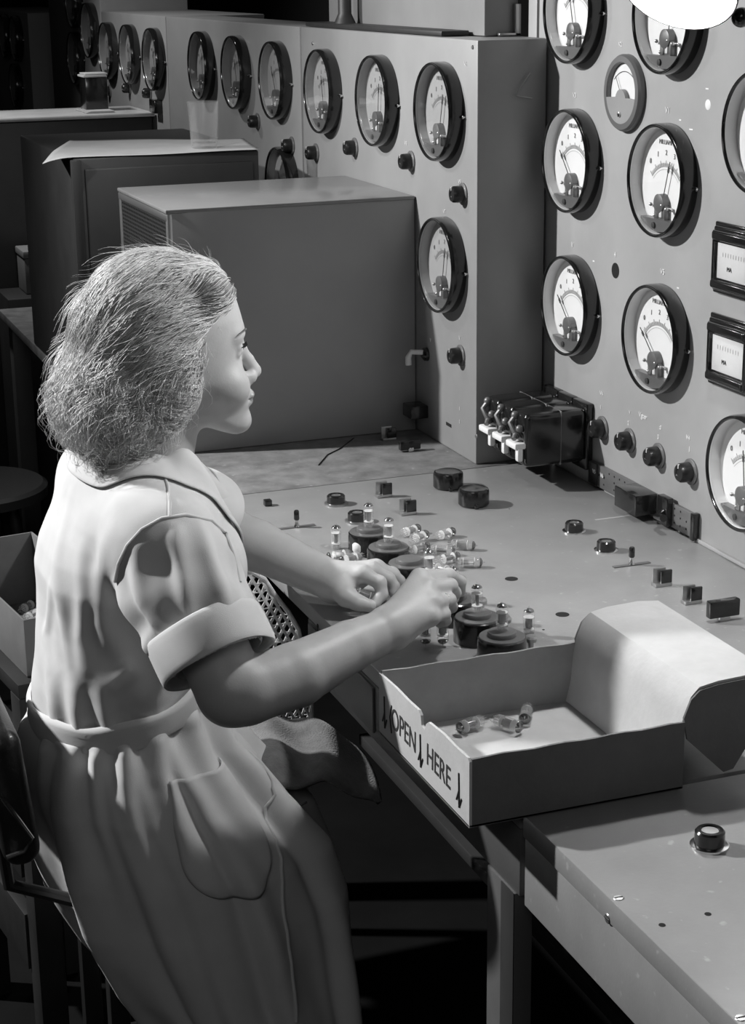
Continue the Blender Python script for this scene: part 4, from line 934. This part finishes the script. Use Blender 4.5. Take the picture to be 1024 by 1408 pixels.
def strands(n, seed, L0, L1, stray, rad, lift, curl=1.0, zmax=9):
    r = np.random.default_rng(seed); pool = np.flatnonzero(HV[:, 2] < zmax+.02*wob(HV, 60, 8)); idx = r.choice(pool, n); P = HV[idx]+r.normal(size=(n, 3))*.0012
    L_ = r.uniform(L0, L1, n); K = 14; pts = []; ph = 7*wob(P, 65, 11)+r.normal(size=n)*.16; ph2 = 7*wob(P, 52, 12)+r.normal(size=n)*.16
    fr = 1.1+1.1*np.clip((1.19-P[:, 2])/.08, 0, 1)+r.uniform(-.1, .1, n); am = r.uniform(.6, 1.0, n); amp = (.0042+.0030*np.clip((1.2-P[:, 2])/.12, 0, 1))*am*curl
    p = P.copy(); low = np.clip((1.16-P[:, 2])/.10, 0, 1); st = (r.random(n) < stray)
    for k in range(K):
        t = k/(K-1); g = grad(hbase, p); y = (p[:, 1]-YC)
        flow = np.stack([-.9+.55*low, np.sign(y)*(.35+.25*low)*np.clip(np.abs(y)/.04, 0, 1), -.35-1.0*low-.9*np.clip((.45-p[:, 0])/.08, 0, 1)], 1)
        flow[:, 0] -= .5*low*np.clip(p[:, 0]-.47, 0, .1)*10
        flow -= (flow*g).sum(1, keepdims=True)*g; flow /= np.linalg.norm(flow, axis=1, keepdims=True)+1e-9
        bn_ = np.cross(flow, g)
        w1 = np.sin(fr*2*PI*t+ph)*amp*min(1, 3*t+.15); w2 = np.cos(fr*2*PI*t+ph2)*amp*.8*min(1, 3*t+.15)
        off = lift+.003*t+np.where(st, .016*t**1.5, 0)+low*.016*t*t
        pts.append(p+bn_*w1[:, None]+g*(w2+off)[:, None])
        p = p+flow*(L_/(K-1))[:, None]; d = hbase(p); p = p-grad(hbase, p)*np.clip(d, -.02, .02)[:, None]*.8
    C_ = np.stack(pts, 1)      # n,K,3
    tan = np.gradient(C_, axis=1); tan /= np.linalg.norm(tan, axis=2, keepdims=True)+1e-9
    a = np.cross(tan, np.array((.31, .55, .77))); a /= np.linalg.norm(a, axis=2, keepdims=True)+1e-9; b = np.cross(tan, a)
    tt = np.linspace(0, 1, K); rr = rad*(1-.75*tt**2)[None, :, None]*r.uniform(.6, 1.3, n)[:, None, None]
    ring = np.stack([C_+rr*(a*math.cos(q)+b*math.sin(q)) for q in (0, 2.094, 4.189)], 2)   # n,K,3,3
    V_ = ring.reshape(-1, 3); i = np.arange(n)[:, None, None]*K*3; k = np.arange(K-1)[None, :, None]*3; j = np.arange(3)[None, None, :]; j2 = (j+1) % 3
    Q_ = np.stack([i+k+j, i+k+j2, i+k+3+j2, i+k+3+j], -1).reshape(-1, 4); return V_, Q_
S1 = strands(11000, 21, .055, .115, .02, .00048, .0003); S2 = strands(320, 22, .03, .05, 1.0, .00028, .001); S3 = strands(2600, 23, .05, .085, .15, .00042, .004, 1.5, 1.150)
VV = np.concatenate([HV, S1[0], S2[0], S3[0]]); QQ = np.concatenate([HQ, S1[1]+len(HV), S2[1]+len(HV)+len(S1[0]), S3[1]+len(HV)+len(S1[0])+len(S2[0])])
mi = np.ones(len(QQ)); mi[:len(HQ)] = 0
hair = np_mesh('hair', VV, QQ, [m_hairb, m_hair], her, (.48, YC, 1.16), mi=mi); hair['label'] = 'short wavy fair hair'

# ------------------------------------------------------------------ dress: bodice and sleeves
tz = np.array([.66, .70, .73, .76, .79, .82, .85, .88, .91, .935, .96, .985, 1.005, 1.03])
tl = np.array([.337, .337, .338, .342, .347, .351, .352, .351, .359, .370, .384, .400, .415, .43])
tr = np.array([.56, .552, .55, .555, .567, .578, .586, .590, .590, .586, .577, .565, .553, .54])
tb = np.array([.145, .142, .142, .147, .152, .156, .160, .163, .166, .168, .166, .150, .115, .085])
SLR1 = np.array((.511, 1.899, .830)); SLL1 = np.array((.622, 2.348, .862))
def f_torso(P):
    z = P[:, 2]; l = np.interp(z, tz, tl); r = np.interp(z, tz, tr); b = np.interp(z, tz, tb); c = (l+r)/2; a = (r-l)/2
    ex = 2.2; q = (np.abs((P[:, 0]-c)/a)**ex+np.abs((P[:, 1]-YC)/b)**ex)**(1/ex); d = (q-1)*np.minimum(a, b)*.9
    # gathers above the belt and drag folds running from the armhole to the waist
    th = np.arctan2(P[:, 1]-YC, P[:, 0]-c); lowf = np.clip((.80-z)/.08, 0, 1)
    d = d+.0040*lowf*np.sin(th*13+2.2*np.sin(th*3)+z*30)+.0026*np.clip((z-.74)/.05, 0, 1)*np.clip((.96-z)/.05, 0, 1)*np.sin(th*5+z*34+1.2*np.sin(z*25))
    return smax(smax(d, .700+.028*(P[:, 0]-.45)/.11-z, .004), z-1.028, .01)
bod = Field()
bod.u((f_torso, np.array((.31, 1.96, .66)), np.array((.64, 2.34, 1.04))))
bod.u(f_cap((.462, YC-.13, .966), (.462, YC+.13, .966), .056, .056), .03)
bod.u(f_ell((.468, YC, 1.0), (.062, .085, .045)), .03)
bod.u(f_ell((.560, YC-.065, .885), (.038, .055, .05)), .03).u(f_ell((.560, YC+.065, .885), (.038, .055, .05)), .03)
def f_sleeve(a, b, ra, rb, seed, ph):
    a = np.array(a); b = np.array(b); ab = b-a; L_ = np.linalg.norm(ab); d_ = ab/L_; e1 = np.cross(d_, (0, 0, 1.)); e1 /= np.linalg.norm(e1); e2 = np.cross(d_, e1)
    def f(P):
        q = P-a; t = np.clip(q @ d_/L_, 0, 1.0); w = q-(t*L_)[:, None]*d_; rr = np.linalg.norm(w, axis=1); th = np.arctan2(w @ e2, w @ e1)
        rad = ra+(rb-ra)*t+.006*np.sin(PI*t)
        fold = .0036*np.sin(th*6+ph+1.6*t+.9*np.sin(2.2*th))*np.clip(t*4, .15, 1)*np.clip((1.05-t)*4, .25, 1)+.0018*np.sin(th*2+t*13)
        return (rr-rad+fold)*.9
    m = max(ra, rb)+.012; return f, np.minimum(a, b)-m, np.maximum(a, b)+m
bod.u(f_sleeve((.474, 1.995, .945), SLR1, .071, .057, 1, .5), .014)
bod.u(f_sleeve((.505, 2.295, .945), SLL1, .068, .062, 2, 2.0), .014)
def hemcut(s0, s1):
    d_ = (np.array(s1)-np.array(s0)); d_ /= np.linalg.norm(d_); s1 = np.array(s1)
    def f(P):
        q = P-s1; return np.where(np.linalg.norm(q, axis=1) < .13, q @ d_, -.05)
    return f
# hollow for the body, open at neck and sleeve ends
def f_in(P): return bodyf(P)-.0035
drs = Field(); drs.ops = list(bod.ops)
def f_open(s0, s1, r):
    d_ = (np.array(s1)-np.array(s0)); d_ /= np.linalg.norm(d_); return f_cap(np.array(s1)-d_*.05, np.array(s1)+d_*.08, r, r)
drs.cut(f_open((.474, 1.995, .945), SLR1, .053), .003); drs.cut(f_open((.505, 2.295, .945), SLL1, .055), .003)
drs.inter(lambda P: np.where((P[:, 1] < 2.0) & (P[:, 2] < .88), (P-SLR1) @ ((SLR1-np.array((.474, 1.995, .945)))/np.linalg.norm(SLR1-np.array((.474, 1.995, .945)))), -.06), .003)
drs.inter(lambda P: np.where((P[:, 1] > 2.28) & (P[:, 0] > .55), (P-SLL1) @ ((SLL1-np.array((.505, 2.295, .945)))/np.linalg.norm(SLL1-np.array((.505, 2.295, .945)))), -.06), .003)
# V neck opening
drs.cut(f_cap((.515, YC, 1.075), (.493, YC, .975), .0555, .057), .006)
drs.cut(f_cap((.56, YC, 1.05), (.60, YC, .955), .040, .012), .006)
def on_field(f, p, d):
    p = np.array(p, float); d = np.array(d)/np.linalg.norm(d)
    for _ in range(80):
        v = float(f(p[None])[0])
        if v < .0004: break
        p = p+d*max(min(v, .02)*.8, .0004)
    return p
base = Field(); base.ops = list(drs.ops); folds = []
for ln_, A_, w_ in (([(236, 716), (246, 770), (256, 825), (268, 868)], .0075, .011), ([(272, 712), (290, 762), (306, 810), (314, 845)], .0075, .011), ([(305, 722), (322, 765), (334, 815)], .005, .009), ([(190, 745), (184, 790), (196, 840), (232, 885)], .006, .012),
    ([(212, 850), (200, 890), (176, 925), (150, 952)], .007, .013), ([(160, 720), (138, 790), (140, 860), (190, 935)], .006, .016), ([(96, 670), (80, 750), (82, 840), (96, 920)], .006, .014), ([(222, 880), (238, 915), (262, 945)], .006, .010), ([(112, 740), (112, 820), (108, 880), (120, 945)], .005, .013), ([(250, 900), (262, 925), (280, 950)], .005, .009), ([(70, 800), (62, 870), (66, 930)], .006, .012)):
    folds.append((np.array([on_field(base, ony(x, y, 1.84), ray(x, y)) for x, y in ln_]), A_, w_))
def f_folded(P):
    d = drs(P); lo, hi = P.min(0), P.max(0)
    for pl, A_, w_ in folds:
        if np.any(pl.min(0)-.05 > hi) or np.any(pl.max(0)+.05 < lo): continue
        best = np.full(len(P), 9.); sp = np.zeros(len(P)); n_ = len(pl)-1
        for i in range(n_):
            a, b = pl[i], pl[i+1]; ab = b-a; t = np.clip((P-a) @ ab/(ab @ ab), 0, 1); q = np.linalg.norm(P-a-t[:, None]*ab, axis=1); m = q < best; best = np.where(m, q, best); sp = np.where(m, (i+t)/n_, sp)
        d = d-A_*np.sqrt(np.clip(np.sin(PI*np.clip(sp, .0, 1)), 0, 1))*(np.exp(-(best/w_)**2)-.55*np.exp(-(best/(2.1*w_))**2))
    return d
V, Q = surface(f_folded, (.30, 1.78, .66), (.72, 2.46, 1.06), .0032); V = smooth_mesh(V, Q, 2)
dress = np_mesh('work_dress', V, Q, m_cloth, her, (.45, YC, .8)); dress['label'] = 'pale cotton work dress with short sleeves'
# rolled cuffs
for s0, s1, r_, yy in (((.474, 1.995, .945), SLR1, .0665, -1), ((.505, 2.295, .945), SLL1, .064, 1)):
    s0 = np.array(s0); d_ = (s1-s0)/np.linalg.norm(s1-s0); T = axisT(s1-d_*.006, d_); n = 64; V_ = []
    rings = [(-.044, 1.0), (-.045, 1.035), (-.042, 1.075), (-.02, 1.085), (.002, 1.075), (.007, 1.05), (.006, 1.0), (-.004, .965), (-.03, .955)]
    mb = MB(); Fc = []
    for z, s in rings:
        for k in range(n):
            a = 2*PI*k/n; w = r_*s*(1+.018*math.sin(3*a+1)+.012*math.sin(5*a+z*60)); zz = z+.002*math.sin(a*1+.6)+.0012*math.sin(3*a); V_.append((w*math.cos(a), w*math.sin(a), zz))
    for j in range(len(rings)-1):
        for k in range(n): k2 = (k+1) % n; Fc.append((j*n+k, j*n+k2, (j+1)*n+k2, (j+1)*n+k))
    mb.add(V_, Fc, True, 0, T); o = mk('sleeve_cuff', mb, m_cloth, her, s1, sharp=80)
    mo = o.modifiers.new('sub', 'SUBSURF'); mo.levels = 1; mo.render_levels = 1
# armhole seam, shoulder seam
def on_dress(p, d):
    p = np.array(p, float); d = np.array(d)/np.linalg.norm(d)
    for _ in range(60):
        v = float(drs(p[None])[0])
        if v < .0004: break
        p = p+d*max(min(v, .02)*.8, .0004)
    return p
def dense(pts, m=6):
    out = []
    for a, b in zip(pts[:-1], pts[1:]): out += [(a[0]+(b[0]-a[0])*t/m, a[1]+(b[1]-a[1])*t/m) for t in range(m)]
    return out+[pts[-1]]
mb = MB()
pl = [on_dress(ony(x, y, 1.86), ray(x, y)) for x, y in dense(((158, 800), (163, 775), (175, 750), (195, 728), (222, 713), (255, 708), (290, 715), (312, 735), (322, 765), (330, 800)))]
mb.tube(pl, .0021, 8)
pl = [on_dress(ony(x, y, 1.86), ray(x, y)) for x, y in dense(((225, 650), (231, 670), (233, 692), (233, 710)))]
mb.tube(pl, .0020, 8)
mk('dress_seam', mb, m_cloth, her, (.47, 2.0, .95))
# collar: a soft rolled band round the neck running down to the front
side = [np.array((.428, YC, 1.034)), np.array((.436, YC-.035, 1.034)), np.array((.458, YC-.062, 1.030)), np.array((.495, YC-.070, 1.022)), ony(252, 628, YC-.066), ony(276, 660, YC-.055), ony(292, 695, YC-.036), ony(303, 728, YC-.016)]
def spl(pts, m):
    out = []
    for i in range(len(pts)-1):
        p0, p1, p2, p3 = pts[max(i-1, 0)], pts[i], pts[i+1], pts[min(i+2, len(pts)-1)]
        for t in np.arange(m)/m: out.append(.5*((2*p1)+(p2-p0)*t+(2*p0-5*p1+4*p2-p3)*t*t+(3*p1-p0-3*p2+p3)*t**3))
    return out+[pts[-1]]
half = spl(side, 7); path = [np.array((q[0], 2*YC-q[1], q[2])) for q in half[::-1]]+half[1:]
prof_c = [(-.004, -.012), (-.002, .006), (.004, .012), (.011, .012), (.019, .003), (.028, -.009), (.037, -.019), (.0375, -.0215)]
V_ = []; Fc = []; npth = len(path); rows = len(prof_c)
for k, q in enumerate(path):
    f_ = abs(k-(npth-1)/2)/((npth-1)/2); o_ = np.array((q[0]-.515, q[1]-YC, 0)); o_ = o_/np.linalg.norm(o_)
    if f_ > .55: s_ = np.sign(q[1]-YC); o_ = o_*(1-(f_-.55)/.45)+np.array((.2, s_, 0))*((f_-.55)/.45); o_ /= np.linalg.norm(o_)
    wsc = 1+.35*math.sin(PI*min(1, f_*1.1)) if f_ < .9 else 1+.35*math.sin(PI*.99)-.3*(f_-.9)/.1
    for a_, b_ in prof_c: V_.append(q+o_*a_*wsc+np.array((0, 0, b_)))
V_ = np.array(V_)
for r_i in range(3, rows):
    for _ in range(6):
        sub_ = V_[r_i::rows]; g_ = grad(drs, sub_); dd_ = drs(sub_); tgt = .0045-.0012*(r_i == rows-1); V_[r_i::rows] = sub_+g_*np.clip(tgt-dd_, -.004 if r_i > 4 else 0, .01)[:, None]
for k in range(npth-1):
    for j in range(rows-1): a = k*rows+j; Fc.append((a, a+1, a+rows+1, a+rows))
o = mk('collar', MB().add([tuple(v) for v in V_], Fc, True), m_cloth, her, (.49, YC, 1.0), sharp=80); mo = o.modifiers.new('thick', 'SOLIDIFY'); mo.thickness = .0025; mo.offset = 0; mo = o.modifiers.new('sub', 'SUBSURF'); mo.levels = 1; mo.render_levels = 1
# ------------------------------------------------------------------ skirt
kz = np.array([.10, .177, .235, .29, .336, .40, .437, .508, .57, .603, .633, .66, .70, .735])
kl = np.array([.55, .505, .462, .422, .392, .360, .345, .328, .318, .313, .316, .324, .336, .340])
kr = np.array([.732, .730, .729, .728, .727, .725, .720, .696, .652, .626, .604, .580, .562, .556])
kb = np.array([.22, .215, .21, .208, .206, .205, .204, .20, .19, .183, .175, .165, .148, .142])
def skirt_pt(th, z, lift=0.0):
    l, r, b = np.interp(z, kz, kl), np.interp(z, kz, kr), np.interp(z, kz, kb); c, a = (l+r)/2, (r-l)/2; cy = YC-.015*np.clip((.73-z)/.2, 0, 1)
    ex = 2/2.15; ct, st = np.cos(th), np.sin(th)
    dn = np.clip((.74-z)/.5, 0, 1); gath = np.clip((.712+.028*np.cos(th)-z)/.012, 0, 1)*np.clip((z-.45)/.25, .0, 1)
    f = .0085*gath*np.sin(th*17+1.5*np.sin(th*3)+.6)+.016*np.clip(dn*2.2, 0, 1)*np.sin(th*7+.8+.9*np.sin(z*9)+.7*np.sin(2*th))*(.55+.45*np.sin(th*2+1.9))+.004*dn*np.sin(th*12+z*14)
    fade = np.clip((.70-z)/.06, 0, 1)
    for t_0, A_ in ((-1.50, .014), (-2.15, .010), (-.85, .008), (-2.75, .009), (2.6, .009), (-1.85, .006)):
        dt = (th-t_0+.25*(.5-z)+PI) % (2*PI)-PI; f = f+fade*A_*(.65*np.exp(-((dt-.13)/.10)**2)-np.exp(-(dt/.065)**2))
    f = f+lift
    return np.stack([c+(a+f)*np.sign(ct)*np.abs(ct)**ex, cy+(b+f)*np.sign(st)*np.abs(st)**ex, z+0*th], -1)
nt, nz = 260, 120; zz = np.linspace(0, 1, nz); tt = np.linspace(0, 2*PI, nt, endpoint=False)
Z_, T2 = np.meshgrid(zz, tt, indexing='ij'); Z_ = (.714+.028*np.cos(T2))*(1-Z_)+.10*Z_; SV = skirt_pt(T2, Z_).reshape(-1, 3)
i, j = np.meshgrid(np.arange(nz-1), np.arange(nt), indexing='ij'); j2 = (j+1) % nt
SQ = np.stack([i*nt+j, (i+1)*nt+j, (i+1)*nt+j2, i*nt+j2], -1).reshape(-1, 4)
sk = np_mesh('skirt', SV, SQ, m_cloth, her, (.45, YC, .7)); mo = sk.modifiers.new('thick', 'SOLIDIFY'); mo.thickness = .003; mo.offset = -1
# belt
mb = MB(); n = 96; V_ = []; Fc = []; rg = [(-.018, .001), (-.017, .005), (-.006, .0075), (.004, .006), (.012, .0075), (.018, .005), (.019, .001)]
for dz, off in rg:
    for k in range(n):
        a = 2*PI*k/n; q = np.array([math.cos(a), math.sin(a)]); zc_ = .716+.003*math.sin(a*2+1)+.028*math.cos(a)
        l, r, b = np.interp(zc_, kz, kl), np.interp(zc_, kz, kr), np.interp(zc_, kz, kb)
        V_.append(((l+r)/2+((r-l)/2+off)*q[0], YC+(b+off)*q[1], zc_+dz+.0018*math.sin(7*a+dz*90)))
for j in range(len(rg)-1):
    for k in range(n): k2 = (k+1) % n; Fc.append((j*n+k, j*n+k2, (j+1)*n+k2, (j+1)*n+k))
mb.add(V_, Fc, True); 
mb.tube([(.548, YC-.06, .742), (.562, YC-.075, .736), (.565, YC-.085, .720)], [.010, .012, .008], 10)
mk('belt', mb, m_cloth, her, (.45, YC, .716), sharp=60)
# patch pocket on the near side and the overlapping front edge
def skirt_hit(x, y):
    # where the sight line meets the near side of the skirt
    best = None
    for Y in np.arange(1.88, 2.15, .004):
        q = ony(x, y, Y); z = q[2]
        if z > .73: continue
        l, r, b = np.interp(z, kz, kl), np.interp(z, kz, kr), np.interp(z, kz, kb); c, a = (l+r)/2, (r-l)/2; cy = YC-.015*np.clip((.73-z)/.2, 0, 1)
        v = abs((q[0]-c)/a)**2.15+abs((Y-cy)/b)**2.15
        if v <= 1: best = (q, math.atan2(np.sign(Y-cy)*(abs(Y-cy)/b)**1.075, np.sign(q[0]-c)*(abs(q[0]-c)/a)**1.075)); break
    return best
pt_tl, pt_tr, pt_b = skirt_hit(230, 1072), skirt_hit(312, 1066), skirt_hit(300, 1240)
if pt_tl and pt_tr and pt_b:
    tbl = skirt_hit(248, 1215)[1]; t0, tt_, tb_ = pt_tl[1], skirt_hit(330, 1075)[1], skirt_hit(378, 1190)[1]; z0, z1 = pt_tl[0][2], pt_b[0][2]; n, m_ = 30, 30; V_ = []; Fc = []
    for jj in range(m_+1):
        v = jj/m_; w = 1-.38*max(0, (v-.62)/.38)**2.6; t1 = tt_ + (tb_-tt_)*v
        for ii in range(n+1):
            u = ii/n*2-1; tl_ = t0+(tbl-t0)*v; th = (tl_+t1)/2+(t1-tl_)/2*u*w; z = z0+(z1-z0)*(v-.10*v*abs(u)**2.5)
            edge = min(1, (1-abs(u))*12, (1-v)*12); V_.append(skirt_pt(np.array(th), np.array(z), .0012+.0035*edge+(.004*(1-abs(u))*math.exp(-v*9)))) 
    for jj in range(m_):
        for ii in range(n): a = jj*(n+1)+ii; Fc.append((a, a+1, a+n+2, a+n+1))
    o = mk('patch_pocket', MB().add(V_, Fc, True), m_cloth, her, pt_b[0], sharp=80); mo = o.modifiers.new('thick', 'SOLIDIFY'); mo.thickness = .002; mo.offset = 1
fe = [skirt_hit(x, y) for x, y in dense(((300, 985), (322, 1015), (345, 1052), (363, 1090), (377, 1130), (386, 1180), (391, 1240), (396, 1320), (402, 1400)), 4)]
fe = [q for q in fe if q]
mb = MB(); mb.tube([skirt_pt(np.array(q[1]), np.array(q[0][2]), .0012) for q in fe], .0022, 8)
mk('front_edge', mb, m_cloth, her, fe[0][0])
q = skirt_hit(398, 1106)
if q:
    a0 = skirt_pt(np.array(q[1]), np.array(q[0][2]), .001); mb = MB().tube([a0+np.array((-.009, 0, -.003)), a0+np.array((.009, 0, .003))], .0015, 6); mk('buttonhole', mb, m_ink, her, a0)
# ring on the ring finger
p = Rj(RF['ring']); a0 = p[0]*.35+p[1]*.65; T = axisT(a0, p[1]-p[0])
mk('finger_ring', MB().lathe([(.0098, -.0014), (.0105, 0), (.0098, .0014), (.0092, 0), (.0098, -.0014)], 28, 0, T, cap=False), m_gold, her, a0)
# dark wool cloth over her knees, under the bench
def cloth_y(u): return 2.235+.12*u
V_ = []; Fc = []; n = 40
for jj in range(n+1):
    for ii in range(n+1):
        u, v = ii/n, jj/n; x = .600+.180*u; y = 2.085+.235*v
        z = .632-.045*u**1.3-.03*v+.008*math.sin(9*v+3*u)+.006*math.sin(14*u-5*v)
        z -= .055*(1-v)**4+.018*u**7+.02*(1-u)**4
        V_.append((x+.012*math.sin(5*v), y, z))
for jj in range(n):
    for ii in range(n): a = jj*(n+1)+ii; Fc.append((a, a+1, a+n+2, a+n+1))
o = mk('wool_cloth', MB().add(V_, Fc, True), m_rug, None, (.70, 2.2, .58)); mo = o.modifiers.new('thick', 'SOLIDIFY'); mo.thickness = .008; mo.offset = -1
tag(o, 'dark wool cloth bunched over her far knee beneath the bench edge', 'cloth')
# ------------------------------------------------------------------ light
def spot(name, loc, aim, power, size, blend, rad):
    l = bpy.data.lights.new(name, 'SPOT'); l.energy = power; l.spot_size = math.radians(size); l.spot_blend = blend; l.shadow_soft_size = rad
    o = bpy.data.objects.new(name, l); COL.objects.link(o); o.location = loc
    o.rotation_euler = (Vector(aim)-Vector(loc)).to_track_quat('-Z', 'Y').to_euler(); return o
def area(name, loc, aim, power, sx, sy):
    l = bpy.data.lights.new(name, 'AREA'); l.energy = power; l.shape = 'RECTANGLE'; l.size = sx; l.size_y = sy
    o = bpy.data.objects.new(name, l); COL.objects.link(o); o.location = loc
    o.rotation_euler = (Vector(aim)-Vector(loc)).to_track_quat('-Z', 'Y').to_euler(); return o
spot('key_flood', (-1.38, 3.62, 2.64), (.95, 1.95, .85), 620, 92, 1.0, .05)
spot('bench_lamp', (.72, 3.2, 1.66), (1.2, 3.3, 1.1), 7, 160, .5, .03)
spot('work_lamp_light', lc+ax*.01, lc+ax*.5+np.array((.10, 0, -.12)), 18, 150, .4, .03)
spot('far_row_fill', (.35, 5.0, 2.3), (1.2, 4.95, 1.3), 55, 88, .8, .05)  # added spot without a real lamp, brightens the far cabinets
area('room_fill', (-.9, -.8, 2.9), (.8, 2.4, .9), 10, 1.6, 1.2)
W = bpy.data.worlds.new('room_air'); SC.world = W; W.use_nodes = True
W.node_tree.nodes['Background'].inputs['Color'].default_value = (1, 1, 1, 1); W.node_tree.nodes['Background'].inputs['Strength'].default_value = .008
SC.view_settings.view_transform = 'Standard'; SC.view_settings.look = 'None'; SC.view_settings.gamma = 1.0; SC.view_settings.exposure = 0.0; SC.view_settings.use_curve_mapping = False
